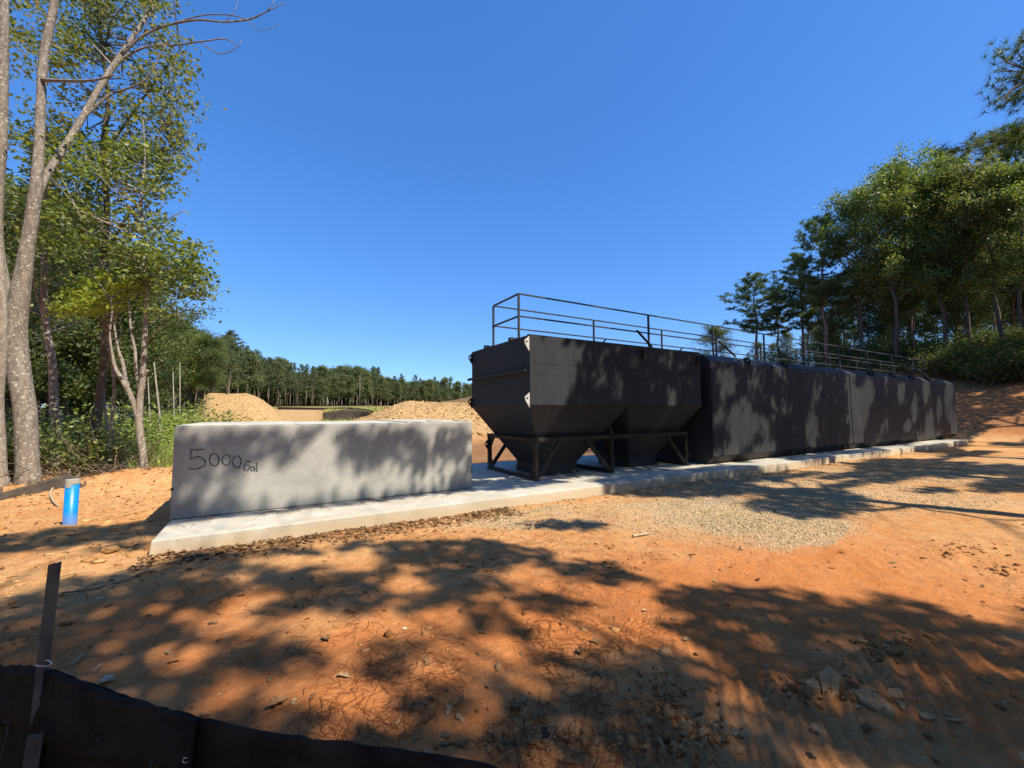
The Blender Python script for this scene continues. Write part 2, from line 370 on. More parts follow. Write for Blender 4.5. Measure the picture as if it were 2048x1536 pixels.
def terrain(x, y):
    x = np.asarray(x, float); y = np.asarray(y, float)
    r, d = rd(x, y); R0 = np.hypot(x, y)
    h = np.zeros_like(x)
    front = (d > 5)
    h += (2.2 * ss(35, 64, d) + 1.9 * ss(64, 160, d)) * ss(45, 5, r)
    # right straw mound
    mr = np.where(r < -7, np.exp(-((r + 7) / 6.9) ** 2), 1.0) * ss(14, 4, r)
    m1 = 2.35 * mr * ss(19.5, 31, d) * ss(52, 38, d)
    m1 = m1 * (1 + .10 * (fbm(x * .25, y * .25, 3, 5) - .5))
    h = np.maximum(h, m1) + np.minimum(h, m1) * .25
    # left mound, with a steep left end
    q_ = r / np.clip(d, 1, None)
    m2 = 3.65 * np.where(q_ < -.69, ss(-.80, -.735, q_), ss(-.50, -.655, q_) ** .9) * ss(34, 44, d) * ss(58, 48, d)
    h = np.maximum(h, m2 * (1 + .08 * (fbm(x * .3, y * .3, 3, 8) - .5)))
    # clay berm left of the slab
    b = .36 * np.exp(-((d - 9.3) / .85) ** 2) * ss(-10.4, -8.2, r) * ss(-6.2, -7.4, r)
    h += b
    # bank and wooded hill on the right
    hill = np.clip((x - 31.8) * .28, 0, None); hill = np.where(hill > 7, 7 + (hill - 7) * .15, hill); hill = np.minimum(hill, 11)
    hill = hill * ss(-70, -20, y) * ss(150, 70, y)
    h += hill + .25 * ss(31, 33.5, x) * (fbm(x * .4, y * .4, 3, 31) - .5)
    # pipe mound
    h += .05 * np.exp(-(((x + 2.38) / .35) ** 2 + ((y - 8.05) / .35) ** 2))
    # low ground in the left woods
    h += -.5 * ss(12, 20, d) * ss(-7, -11, r) * ss(45, 30, d)
    px, py, dep = to_px(x, y, np.zeros_like(x))
    fr = dep > .3
    # roughness
    near = ss(60, 15, R0)
    rough = .030 * (fbm(x * 1.3, y * 1.3, 4, 1) - .5) * near + .10 * (fbm(x * .2, y * .2, 3, 2) - .5) * ss(1, 8, R0)
    rough += .022 * (fbm(x * 6, y * 6, 3, 3) - .5) * near
    left = ss(2.0, -2.0, x) * near
    rough += left * (.075 * (np.abs(fbm(x * 3.2, y * 5.5, 5, 41) - .5) * 2) + .035 * np.clip(vnoise(x * 9, y * 13, 43) - .55, 0, 1))
    # clods ploughed up along two tracks (foreground right)
    cl = np.zeros_like(x)
    for (qx, qy, rx, ry, a) in ((1330, 1400, 75, 55, .8), (1400, 1500, 90, 70, .8), (1640, 1385, 150, 40, .9), (1780, 1290, 120, 30, .6),
                                (1930, 1105, 110, 22, 1.0), (1990, 1135, 60, 14, .8), (2030, 1165, 70, 18, .8), (1060, 1490, 200, 22, .7), (1240, 1140, 70, 22, .5),
                                (1320, 985, 60, 12, .4), (1100, 1200, 150, 30, .35)):
        cl = np.maximum(cl, a * np.exp(-((px - qx) / rx) ** 2 - ((py - qy) / ry) ** 2) * fr)
    n1 = vnoise(x * 16, y * 16, 51); n2 = vnoise(x * 31, y * 31, 52)
    rough += cl * (.055 * np.clip(n1 - .35, 0, 1) + .03 * np.clip(n2 - .4, 0, 1))
    # track-pad ridges
    q = 0
    for (wx, wy, ax, ay, amp, wl, ang) in RIDGES:
        u = (x - wx) * math.cos(-.15) + (y - wy) * math.sin(-.15); v_ = -(x - wx) * math.sin(-.15) + (y - wy) * math.cos(-.15)
        w = np.exp(-(u / ax) ** 4 - (v_ / ay) ** 4)
        ph = (x * math.cos(ang) + y * math.sin(ang) + .12 * fbm(x * 2, y * 2, 2, 61)) / wl * 2 * math.pi
        q = q + w * amp * (np.clip(np.sin(ph), -.3, 1) - .2) * (.5 + vnoise(x * 5, y * 5, 62))
    rough = rough + q
    # mound surface: eroded straw-covered clods
    mm = ss(.3, 1.2, m1) + ss(.3, 1.2, m2)
    rough += np.clip(mm, 0, 1) * .16 * (np.abs(fbm(x * 1.1, y * 1.1, 4, 71) - .5) * 2)
    h = h + rough
    # keep the ground under the slab and the vault below them
    ins = ss(-1.19, -1.09, x) * ss(28.5, 28.4, x) * ss(5.93, 6.03, y) * ss(10.4, 10.3, y)
    h = h * (1 - ins) - .12 * ins
    edge = ss(.35, .02, np.abs(y - 5.93)) * ss(-1.3, -1.0, x) * ss(28.5, 28, x)
    h = h + edge * (.012 + .03 * (fbm(x * 3, y * 3, 3, 81) - .35))
    # masks
    pg = np.zeros_like(x)
    for poly, wgt in ((GRAVEL_A, 1.0), (GRAVEL_B, .5)):
        acc = np.zeros(x.shape)
        for jj, am in enumerate((.35, .7, 1.1, 1.5)):
            gxn = x + am * (fbm(x * 1.5, y * 1.5, 4, 91 + jj) - .5); gyn = y + am * .7 * (fbm(x * 1.5 + 9, y * 1.5, 4, 191 + jj) - .5)
            ins_ = np.zeros(x.shape, bool)
            for k in range(len(poly)):
                (xa, ya), (xb, yb) = poly[k - 1], poly[k]
                c_ = (ya > gyn) != (yb > gyn)
                ins_ ^= c_ & (gxn < (xb - xa) * (gyn - ya) / ((yb - ya) if yb != ya else 1e-9) + xa)
            acc += ins_ / 4
        pg = np.maximum(pg, acc ** 1.3 * wgt)
    pg = pg * (.35 + .65 * ss(.36, .56, fbm(x * .9, y * .9, 4, 93)))
    straw = np.clip(ss(.15, .6, m1) + ss(.1, .6, m2) * .95 + .85 * ss(32, 40, d) * ss(64, 58, d) * ss(-.80, -.74, r / np.clip(d, 1, None)) * ss(-.43, -.50, r / np.clip(d, 1, None)) * ss(.30, .42, fbm(x * .12, y * .12, 3, 98)), 0, 1)
    grass = np.clip(ss(12.5, 15, d) * ss(-5.5, -8.5, r) * (1 - straw) * ss(200, 60, d) * ss(-4, -8, r), 0, 1)
    grass = np.maximum(grass, ss(62, 70, d) * ss(20, 5, r) * .85)
    grass = np.maximum(grass, ss(40, 44, x) * .9 * ss(.35, .5, fbm(x * .3, y * .3, 3, 95)) * ss(48, 52, x + 0 * y) + 0)
    grass = grass * (1 - straw)
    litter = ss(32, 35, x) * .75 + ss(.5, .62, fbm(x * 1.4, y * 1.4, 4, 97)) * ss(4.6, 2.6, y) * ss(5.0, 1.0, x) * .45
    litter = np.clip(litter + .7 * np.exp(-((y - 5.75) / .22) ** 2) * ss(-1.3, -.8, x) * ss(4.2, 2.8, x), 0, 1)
    litter = np.maximum(litter, .95 * ss(10.2, 10.6, y) * ss(19, 15.5, y - .25 * x) * ss(1.5, 3.5, x) * ss(31, 27, x))  # shade on the ground behind the slab, painted in as a darker soil tone
    red = np.clip(np.maximum(ss(5.3, 4.3, y) * ss(4.2, 1.5, x) * .85, ss(4.9, 3.0, y + .15 * np.clip(x, 0, None))) * (.45 + .55 * ss(.40, .54, fbm(x * .8 + 5, y * .8, 3, 99))) * ss(10, 3, x) + .75 * ss(32, 34, x), 0, 1)
    return h, pg, straw, grass, litter, red

def H1(x, y): return float(terrain(np.array([x]), np.array([y]))[0][0])
def build_ground():
    va = math.atan2(.862, .503)
    a_f = np.arange(-62, 62.001, .26); a_b = np.arange(66, 294.01, 4.0)
    ang = np.radians(np.concatenate([a_f, a_b])) + va
    rr = [.25]
    while rr[-1] < 70: rr.append(rr[-1] * 1.0105)
    while rr[-1] < 2600: rr.append(rr[-1] * 1.07)
    rr = np.array(rr)
    A, Rr = np.meshgrid(ang, rr)
    X = Rr * np.cos(A); Y = Rr * np.sin(A)
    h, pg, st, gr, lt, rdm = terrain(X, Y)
    nr, na = X.shape
    V = np.stack([X, Y, h], -1).reshape(-1, 3)
    i = np.arange(nr - 1)[:, None] * na; j = np.arange(na)[None, :]; j2 = (j + 1) % na
    F = np.stack([i + j, i + j2, i + na + j2, i + na + j], -1).reshape(-1, 4)[:, ::-1]
    F = F[:, ::-1] if False else F
    V = np.vstack([V, [[0, 0, float(h[0].mean())]]]); c = len(V) - 1
    me = bpy.data.meshes.new('ground')
    tri = np.stack([np.full(na, c), j[0], j2[0]], -1)
    me.from_pydata([], [], [])
    loops = np.concatenate([F[:, ::-1].ravel(), tri.ravel()]).astype(np.int32)
    starts = np.concatenate([np.arange(len(F)) * 4, len(F) * 4 + np.arange(na) * 3]).astype(np.int32)
    me.vertices.add(len(V)); me.vertices.foreach_set('co', V.astype(np.float32).ravel())
    me.loops.add(len(loops)); me.loops.foreach_set('vertex_index', loops)
    me.polygons.add(len(starts)); me.polygons.foreach_set('loop_start', starts)
    me.update(calc_edges=True); me.validate()
    me.polygons.foreach_set('use_smooth', np.ones(len(starts), bool))
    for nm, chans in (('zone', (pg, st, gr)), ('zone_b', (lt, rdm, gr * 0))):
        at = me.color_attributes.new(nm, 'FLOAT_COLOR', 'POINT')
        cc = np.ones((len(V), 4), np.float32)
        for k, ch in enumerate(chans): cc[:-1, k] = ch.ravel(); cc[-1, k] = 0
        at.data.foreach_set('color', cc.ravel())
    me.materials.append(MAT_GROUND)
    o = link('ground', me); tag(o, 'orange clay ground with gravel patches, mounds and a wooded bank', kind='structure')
build_ground()

# ------------------------------------------------------------------ slab
pad = MB()
pad.prism([(-1.15, -.02), (-1.12, .2), (28.25, .2), (28.27, -.02)], 'y', 6.0, 10.3)
for i, v in enumerate(pad.v):
    if v[2] < .1 and v[1] < 7: pad.v[i] = (v[0], 5.985, -.1)
    elif v[2] < .1: pad.v[i] = (v[0], v[1], -.1)
slab = pad.obj('concrete_slab', MAT_SLAB, bevel=.016)
tag(slab, 'long pale concrete slab carrying the tanks', kind='structure')

# ------------------------------------------------------------------ concrete vault with the hand-written marking
vault = root('concrete_vault', (1.04, 8.2, .2), 'grey precast concrete block marked 5000 Gal on the near end of the slab', 'concrete vault')
def vault_half(z0, z1):
    bm = MB(); bm.box((-1.13, 7.0, z0), (3.215, 9.35, z1)); return bm
vault_half(.206, 1.418).obj('vault_body', MAT_BLOCK, vault, bevel=.014)
for a, b_, hh in ((-1.12, .31, .018), (.33, 1.98, .008), (2.0, 3.2, .020)):
    MB().box((a, 7.02, 1.419), (b_, 9.33, 1.419 + hh)).obj('lid_slab', MAT_SLAB, vault, bevel=.005)
for xa in (2.42, 2.95):
    MB().box((xa, 7.03, 1.44), (xa + .22, 7.3, 1.452)).obj('patch', MAT_BLOCK, vault)
MB().box((-1.1, 7.015, .2005), (3.19, 9.3, .2058)).obj('joint_sealant', MAT_SEAM, vault)
for (x_, z_) in ((3.19, .57), (-1.135, .60), (3.19, .50)):
    MB().box((x_, 6.996, z_ - .016), (x_ + .03, 7.02, z_ + .016)).obj('lifting_notch', MAT_SEAM, vault)
STROKES = {'five': [(-.792,1.112),(-.863,1.106),(-.94,1.114),(-.943,.989),(-.87,1.014),(-.809,.986),(-.777,.928),(-.799,.875),(-.883,.85),(-.957,.86)],
 'zero': [(-.627,.957),(-.631,.921),(-.645,.893),(-.665,.878),(-.689,.88),(-.711,.897),(-.726,.927),(-.733,.964),(-.729,1.0),(-.715,1.028),(-.695,1.043),(-.671,1.042),(-.65,1.025),(-.634,.994),(-.625,.957)],
 'zero_b': [(-.494,.944),(-.498,.912),(-.51,.887),(-.529,.873),(-.55,.875),(-.57,.891),(-.584,.917),(-.59,.95),(-.586,.982),(-.574,1.008),(-.555,1.021),(-.534,1.02),(-.514,1.004),(-.5,.977),(-.492,.944)],
 'zero_c': [(-.37,.914),(-.374,.878),(-.387,.85),(-.406,.835),(-.428,.837),(-.448,.854),(-.462,.884),(-.468,.92),(-.465,.956),(-.452,.984),(-.433,.999),(-.411,.998),(-.391,.98),(-.377,.95),(-.368,.914)],
 'letter_G': [(-.255,.899),(-.282,.913),(-.314,.897),(-.329,.84),(-.321,.796),(-.291,.784),(-.27,.818),(-.267,.854),(-.306,.851)],
 'letter_a': [(-.207,.824),(-.232,.836),(-.25,.812),(-.245,.781),(-.223,.776),(-.206,.803),(-.207,.824),(-.201,.767)],
 'letter_l': [(-.181,.889),(-.174,.76)]}
def smooth_line(p, k=4):
    out = []
    for i in range(len(p) - 1):
        p0 = p[max(i - 1, 0)]; p1 = p[i]; p2 = p[i + 1]; p3 = p[min(i + 2, len(p) - 1)]
        for s in range(k):
            t = s / k
            out.append(tuple(.5 * (2 * p1[c] + (p2[c] - p0[c]) * t + (2 * p0[c] - 5 * p1[c] + 4 * p2[c] - p3[c]) * t * t + (3 * p1[c] - p0[c] - 3 * p2[c] + p3[c]) * t ** 3) for c in range(len(p1))))
    out.append(p[-1]); return out
mk = MB()
for nm, pts in STROKES.items():
    if nm == 'letter_l': q = [(pts[0][0] + (pts[1][0] - pts[0][0]) * t, pts[0][1] + (pts[1][1] - pts[0][1]) * t) for t in np.linspace(0, 1, 5)]
    elif nm == 'five': q = smooth_line(pts[:3]) + smooth_line(pts[2:4])[1:] + smooth_line(pts[3:])[1:]
    else: q = smooth_line(pts)
    w = .0105 if nm in ('five',) else .009
    L = []; Rr = []
    for i, (a, b_) in enumerate(q):
        a0, b0 = q[max(i - 1, 0)]; a1, b1 = q[min(i + 1, len(q) - 1)]
        tx, tz = a1 - a0, b1 - b0; n_ = math.hypot(tx, tz) or 1
        wi = w * (.55 + .75 * RNG.random())
        L.append((a - tz / n_ * wi, b_ + tx / n_ * wi)); Rr.append((a + tz / n_ * wi, b_ - tx / n_ * wi))
    V = [(p[0], 6.9975, p[1]) for p in L] + [(p[0], 6.9975, p[1]) for p in Rr]; n_ = len(L)
    mk.add(V, [(i, i + 1, n_ + i + 1, n_ + i) for i in range(n_ - 1)])
mk.obj('handwritten_marking', MAT_MARK, vault)

# ------------------------------------------------------------------ lug plates
def lug(parent, pts, axis, c, hole, r=.028, th=.022, m=MAT_FRAME):
    """flat plate: outline pts (u, v) with a round hole, extruded th along axis"""
    n = len(pts); hx, hy = hole; V = []; F = []
    K = 12
    per = []
    for k in range(K):
        w = 2 * math.pi * k / K; dx, dy = math.cos(w), math.sin(w); best = 9
        for i in range(n):
            (x0, y0), (x1, y1) = pts[i], pts[(i + 1) % n]
            ex, ey = x1 - x0, y1 - y0; den = dx * ey - dy * ex
            if abs(den) < 1e-9: continue
            t = ((x0 - hx) * ey - (y0 - hy) * ex) / den; s = ((x0 - hx) * dy - (y0 - hy) * dx) / den
            if t > 0 and -1e-6 <= s <= 1 + 1e-6: best = min(best, t)
        per.append((hx + dx * best, hy + dy * best))
    # insert the true corners by snapping the nearest perimeter point
    for (cx_, cy_) in pts:
        k = min(range(K), key=lambda i: (per[i][0] - cx_) ** 2 + (per[i][1] - cy_) ** 2); per[k] = (cx_, cy_)
    inner = [(hx + r * math.cos(2 * math.pi * k / K), hy + r * math.sin(2 * math.pi * k / K)) for k in range(K)]
    def q(u, v, t): return {'x': (t, u, v), 'y': (u, t, v), 'z': (u, v, t)}[axis]
    for t in (c - th / 2, c + th / 2):
        V += [q(u, v, t) for u, v in per] + [q(u, v, t) for u, v in inner]
    for k in range(K):
        k2 = (k + 1) % K
        F += [(k, k2, K + k2, K + k), (2*K + k, 3*K + k, 3*K + k2, 2*K + k2), (k, 2*K + k, 2*K + k2, k2), (K + k, K + k2, 3*K + k2, 3*K + k)]
    return MB().add(V, F).obj('lifting_lug', m, parent)

# ------------------------------------------------------------------ hopper tank
X0, X1, XM = 4.31, 9.57, 6.94
Y0, Y1, ZB, ZT = 6.72, 9.42, 1.73, 3.13
hop = root('hopper_tank', (6.9, 8.07, .2), 'black steel tank with two hopper bottoms on a braced stand, nearest the concrete block', 'tank')
MB().box((X0, Y0, ZB), (X1, Y1, ZT - .01)).obj('upper_shell', MAT_TANK, hop, bevel=.006)
# front plates, 5 mm proud with open joints between them
g_ = .004
for (a, b_, c, d) in ((X0 + .004, 5.40, 2.56, ZT - .006), (5.40 + g_, X1 - .004, 2.56, ZT - .006),
                      (X0 + .004, X1 - .004, 2.34, 2.56 - g_), (X0 + .004, X1 - .004, ZB + .006, 2.34 - g_)):
    MB().box((a, Y0 - .006, c), (b_, Y0 - .0005, d)).obj('side_plate', MAT_TANK, hop, bevel=.0015, seg=1)
MB().prism([(X0 - .012, ZT - .035), (X0 - .012, ZT + .004), (X1 + .01, ZT + .004), (X1 + .01, ZT - .035)], 'y', Y0 + .02, Y0 + .06).obj('top_rim', MAT_TANK, hop)
def cone(xa, xb):
    L = [(ZB, 0.0), (1.12, .39), (.45, .82), (.42, .83), (.21, .80)]
    bm = MB(); V = []
    for z, i in L: V += [(xa + i, Y0 + i, z), (xb - i, Y0 + i, z), (xb - i, Y1 - i, z), (xa + i, Y1 - i, z)]
    F = [(k * 4 + j, k * 4 + (j + 1) % 4, (k + 1) * 4 + (j + 1) % 4, (k + 1) * 4 + j) for k in range(len(L) - 1) for j in range(4)]
    F += [(0, 1, 2, 3), (16, 17, 18, 19)]
    bm.add(V, F); c = bm.obj('hopper_cone', MAT_TANK, hop)
    i = .825
    MB().box((xa + i - .02, Y0 + i - .02, .445), (xb - i + .02, Y1 - i + .02, .462)).obj('outlet_flange', MAT_RAIL, hop)
cone(X0, XM); cone(XM, X1)
# rib round the left end
MB().box((X0 - .07, Y0 + .06, 2.405), (X0 - .001, Y1 + .10, 2.43)).obj('stiffener_rib', MAT_TANK, hop)
MB().box((X0 - .075, Y0 + .055, 2.385), (X0 - .06, Y1 + .10, 2.45)).obj('stiffener_rib', MAT_TANK, hop)
for yy, m_ in ((Y0 + .012, MAT_LUG), (Y1 - .02, MAT_FRAME)):
    for zt in (3.09, 1.98):
        lug(hop, [(X0 - .002, zt), (X0 - .11, zt - .09), (X0 - .10, zt - .15), (X0 - .002, zt - .30)], 'y', yy, (X0 - .062, zt - .115), .024, m=m_)
for px_, py_ in ((1283, 706), (1392, 716)):
    q = on_y(px_, py_, Y0)
    lug(hop, [(Y0 + .0, 3.06), (Y0 - .10, 2.99), (Y0 - .10, 2.93), (Y0 + .0, 2.74)], 'x', q[0], (Y0 - .058, 2.955), .026)
# stand
def beam(p, q, w, h, name, par=hop): return MB().bar(p, q, w, h).obj(name, MAT_FRAME, par, bevel=.004, seg=1)
LX = (4.66, 6.72, 7.18, 9.32)
FY, BY = 7.05, 9.12
for yy in (FY, BY):
    beam((4.61, yy, 1.025), (9.37, yy, 1.025), .10, .09, 'top_beam')
    for lx in (4.66, 6.72, 9.32): beam((lx, yy, .3 if lx != 9.32 else .2), (lx, yy, .98), .085, .085, 'leg')
    for a, b_ in ((4.72, 5.27), (6.66, 5.98), (9.27, 8.62)):
        beam((a, yy, .28), (b_, yy, .985), .05, .085, 'brace')
for lx in (4.66, 6.72, 9.32):
    beam((lx, FY + .06, 1.02), (lx, BY - .06, 1.02), .08, .08, 'cross_beam')
    beam((lx, FY - .05, .245), (lx, BY + .05, .245), .09, .085, 'base_rail')
for lx, s in ((4.66, 1), (6.72, -1)):
    for yy, t in ((FY, 1), (BY, -1)):
        MB().prism([(yy + .04 * t, .975), (yy + .26 * t, .975), (yy + .11 * t, .80), (yy + .04 * t, .55)], 'x', lx - .012, lx + .012).obj('gusset_plate', MAT_FRAME, hop)
        MB().prism([(yy + .04 * t, .29), (yy + .24 * t, .29), (yy + .08 * t, .50), (yy + .04 * t, .52)], 'x', lx - .012, lx + .012).obj('gusset_plate', MAT_FRAME, hop)
lug(hop, [(4.615, .93), (4.53, .86), (4.53, .78), (4.615, .66)], 'y', BY, (4.565, .82), .024)
lug(hop, [(6.765, .56), (6.85, .50), (6.85, .42), (6.765, .34)], 'y', FY, (6.81, .46), .022)
lug(hop, [(9.365, .60), (9.47, .52), (9.47, .44), (9.365, .34)], 'y', FY, (9.42, .48), .026)
lug(hop, [(6.66, 1.075), (6.66, 1.24), (6.74, 1.26), (6.79, 1.075)], 'y', FY - .02, (6.71, 1.17), .022)
lug(hop, [(4.61, .62), (4.70, .56), (4.72, .46), (4.61, .40)], 'y', FY - .045, (4.66, .5), .02)
# small lid arms along the near roof edge
def arm(parent, a, b_, y, w=.035):
    p = on_y(a[0], a[1], y); q = on_y(b_[0], b_[1], y); q[2] = max(q[2], 3.12)
    MB().bar(p, q, w, w * 1.3).obj('lid_arm', MAT_FRAME, parent)
arm(hop, (1273.7, 661), (1304, 694), 7.05); arm(hop, (1212, 678), (1204, 690), 6.85, .02); arm(hop, (1366, 695), (1357, 705), 6.85, .02)

# ------------------------------------------------------------------ closed tanks
def closed_tank(xa, xb, label, top_lugs, bot_lugs, seams, arms):
    t = root('steel_tank', ((xa + xb) / 2, 8.05, .2), label, 'tank')
    prof = [(6.65, .42), (6.65, 2.93), (6.90, 3.13), (9.20, 3.13), (9.45, 2.93), (9.45, .42), (9.25, .205), (6.85, .205)]
    MB().prism(prof, 'x', xa, xb).obj('shell', MAT_TANK, t, bevel=.007)
    xs = [xa + .01] + seams + [xb - .01]
    for i in range(len(xs) - 1):
        a, b_ = xs[i] + .002, xs[i + 1] - .002
        MB().box((a, 6.644, 2.585), (b_, 6.6495, 2.922)).obj('side_plate', MAT_TANK, t, bevel=.0012, seg=1)
        MB().box((a, 6.644, .43), (b_, 6.6495, 2.581)).obj('side_plate', MAT_TANK, t, bevel=.0012, seg=1)
    for x in top_lugs:
        lug(t, [(6.645, 2.85), (6.66, 2.955), (6.80, 3.16), (6.88, 3.13), (6.90, 3.10), (6.67, 2.92)] if False else
            [(6.648, 2.84), (6.60, 3.03), (6.66, 3.12), (6.80, 3.13), (6.82, 3.075), (6.66, 2.945)], 'x', x, (6.685, 3.045), .030)
    for x in bot_lugs:
        lug(t, [(6.655, .40), (6.62, .33), (6.64, .24), (6.80, .215), (6.82, .235)], 'x', x, (6.70, .30), .030)
    for a, b_ in arms: arm(t, a, b_, 7.0)
    return t
closed_tank(9.90, 17.98, 'black steel tank with chamfered roof edge, right beside the hopper tank', [11.7, 13.73], [11.09, 13.76, 14.89, 17.58], [16.69],
            [((1438, 683), (1471, 713)), ((1556.6, 700), (1587, 726)), ((1648, 712), (1674, 731))])
closed_tank(18.03, 24.40, 'black steel tank second along the closed row, between its two neighbours', [20.04, 22.12, 24.2], [22.08, 24.13], [],
            [((1722, 722), (1745, 741))])
closed_tank(24.45, 29.72, 'black steel tank at the far end of the slab, beside the clay bank', [26.2], [27.81], [], [((1832, 737), (1857, 755))])

# ------------------------------------------------------------------ guardrail
gr_ = root('guardrail', (17, 8.2, 3.13), 'dark steel guardrail running along the roofs of the black tanks', 'railing')
RY = (7.6, 8.8); RX0, RX1 = 4.60, 29.4
for yy in RY:
    MB().box((4.36, yy - .05, 3.135), (RX1 + .15, yy + .05, 3.205)).obj('base_channel', MAT_RAIL, gr_)
    for z in (3.70, 4.20):
        MB().bar((RX0, yy, z), (RX1, yy, z), .031, .031).obj('rail', MAT_RAIL, gr_)
for z in (3.70, 4.20):
    for x in (RX0, RX1): MB().bar((x, 7.62, z), (x, 8.78, z), .034, .034).obj('rail', MAT_RAIL, gr_)
for yy, xs in ((7.6, (4.6, 8.69, 11.5, 14.3, 17.0, 19.76, 22.4, 25.1, 27.77, 29.4)), (8.8, (4.6, 7.82, 10.66, 13.49, 16.3, 19.0, 21.9, 24.7, 27.5, 29.4))):
    me = None
    for x in xs:
        if me is None:
            o = MB().box((-.021, -.021, 0), (.021, .021, .975)).obj('post', MAT_RAIL, None); me = o.data
            o.parent = gr_
        else: o = link('post', me, gr_)
        o.location = Vector((x, yy, 3.206)) - gr_.location

# ------------------------------------------------------------------ blue standpipe
pz = H1(-2.38, 8.07)
pipe = root('standpipe', (-2.38, 8.07, pz), 'bright blue plastic standpipe with dusty cap upright in the clay left of the slab', 'pipe')
def ringpipe(r0, r1, z0, z1, n=28):
    V = []; F = []
    for (r, z) in ((r1, z0), (r1, z1), (r0, z1), (r0, z1 - .25)):
        for k in range(n): w = 2 * math.pi * k / n; V.append((-2.38 + r * math.cos(w), 8.07 + r * math.sin(w), z))
    for a in range(3):
        for k in range(n): F.append((a * n + k, a * n + (k + 1) % n, (a + 1) * n + (k + 1) % n, (a + 1) * n + k))
    return MB().add(V, F)
ringpipe(.064, .072, -.1, .675).obj('pipe_wall', MAT_BLUE, pipe, smooth=True)
V = []; F = []; n = 28
for k in range(n): w = 2 * math.pi * k / n; V.append((-2.38 + .076 * math.cos(w), 8.07 + .076 * math.sin(w), .69))
for k in range(n): w = 2 * math.pi * k / n; dz = .635 - (.05 if 18 <= k <= 21 else 0) - .012 * RNG.random(); V.append((-2.38 + .076 * math.cos(w), 8.07 + .076 * math.sin(w), dz))
V.append((-2.38, 8.07, .688)); F = [(k, (k + 1) % n, n + (k + 1) % n, n + k) for k in range(n)] + [(k, 2 * n, (k + 1) % n) for k in range(n)]
MB().add(V, F).obj('pipe_cap', MAT_PIPECAP, pipe)

# ------------------------------------------------------------------ silt fences
def drape(name, top, bot, m, rows=14, sub=8, wave=.03, seed=1, parent=None, thick=.004):
    """fabric between a top and a bottom polyline (3-D points)"""
    T = smooth_line([tuple(p) for p in top], sub); B = smooth_line([tuple(p) for p in bot], sub); n = len(T)
    V = []
    for j in range(rows + 1):
        t = j / rows
        for i in range(n):
            p = np.array(T[i]) * (1 - t) + np.array(B[i]) * t
            s = i / sub
            w = wave * math.sin(t * math.pi) * (float(fbm(np.array([s * 1.7 + seed]), np.array([t * 2.0 + seed]), 3, seed)[0]) - .5) * 2
            nrm = np.array(EYE - p); nrm[2] = 0; nrm /= np.linalg.norm(nrm) + 1e-6
            V.append(tuple(p + nrm * w + np.array([0, 0, .012 * (float(vnoise(np.array([s * 6.]), np.array([seed * 1.]), 3)[0]) - .5) * (1 - t)])))
    F = [(j * n + i, j * n + i + 1, (j + 1) * n + i + 1, (j + 1) * n + i) for j in range(rows) for i in range(n - 1)]
    o = MB().add(V, F).obj(name, m, parent, smooth=True)
    md = o.modifiers.new('thickness', 'SOLIDIFY'); md.thickness = thick
    return o
fpts = [(-260, 1345, 1.62), (-120, 1332, 1.58), (0, 1331, 1.53), (45, 1330, 1.51), (100, 1335, 1.49), (200, 1372, 1.44), (300, 1405, 1.40), (400, 1432, 1.36), (600, 1472, 1.29), (800, 1497, 1.22), (1000, 1535, 1.16), (1200, 1590, 1.10), (1420, 1660, 1.04)]
top = [P(*q) for q in fpts]; 
sf = root('silt_fence', tuple(np.array([top[4][0], top[4][1], 0])), 'black silt fence fabric sagging across the bottom left corner, wired to a metal post', 'silt fence')
bot = []
for p in top:
    q = p.copy(); q[2] = H1(q[0], q[1]) - .06; bot.append(q)
drape('fabric', top, bot, MAT_FABRIC, 16, 8, .05, 3, sf)
# folded-over upper hem on the camera side
hem_top = [p + np.array([-.006, -.012, .004]) for p in top[:8]]
hem_bot = [np.array(p) * 1.0 + np.array([-.014, -.028, -.20 - .03 * math.sin(i * 1.7)]) for i, p in enumerate(top[:8])]
drape('folded_hem', hem_top, hem_bot, MAT_FABRIC, 6, 8, .02, 5, sf)
pt = P(110, 1126, 1.50); pm = P(86, 1335, 1.475); pb = pm + (pm - pt) / np.linalg.norm(pm - pt) * 1.0
ax = Vector(pt - pb).normalized(); side = Vector(RM[:, 0]); side = (side - ax * side.dot(ax)).normalized(); fw = ax.cross(side)
def upost(p, q, w=.027, d=.02, t=.004):
    prof = [(-w/2, -d/2), (-w/2, d/2), (-w/2 + t, d/2), (-w/2 + t, -d/2 + t), (w/2 - t, -d/2 + t), (w/2 - t, d/2), (w/2, d/2), (w/2, -d/2)]
    V = [Vector(c) + side * a + fw * b_ for c in (p, q) for a, b_ in prof]; n = 8
    # slanted cut at the top
    for k in range(n, 2 * n): V[k] = V[k] + ax * ((V[k] - Vector(q)).dot(side)) * .25
    return MB().add(V, [(7,6,5,4,3,2,1,0)[0:8], tuple(range(8, 16))] + [(i, (i + 1) % n, n + (i + 1) % n, n + i) for i in range(n)])
upost(pb, pt).obj('steel_post', MAT_POST, sf)
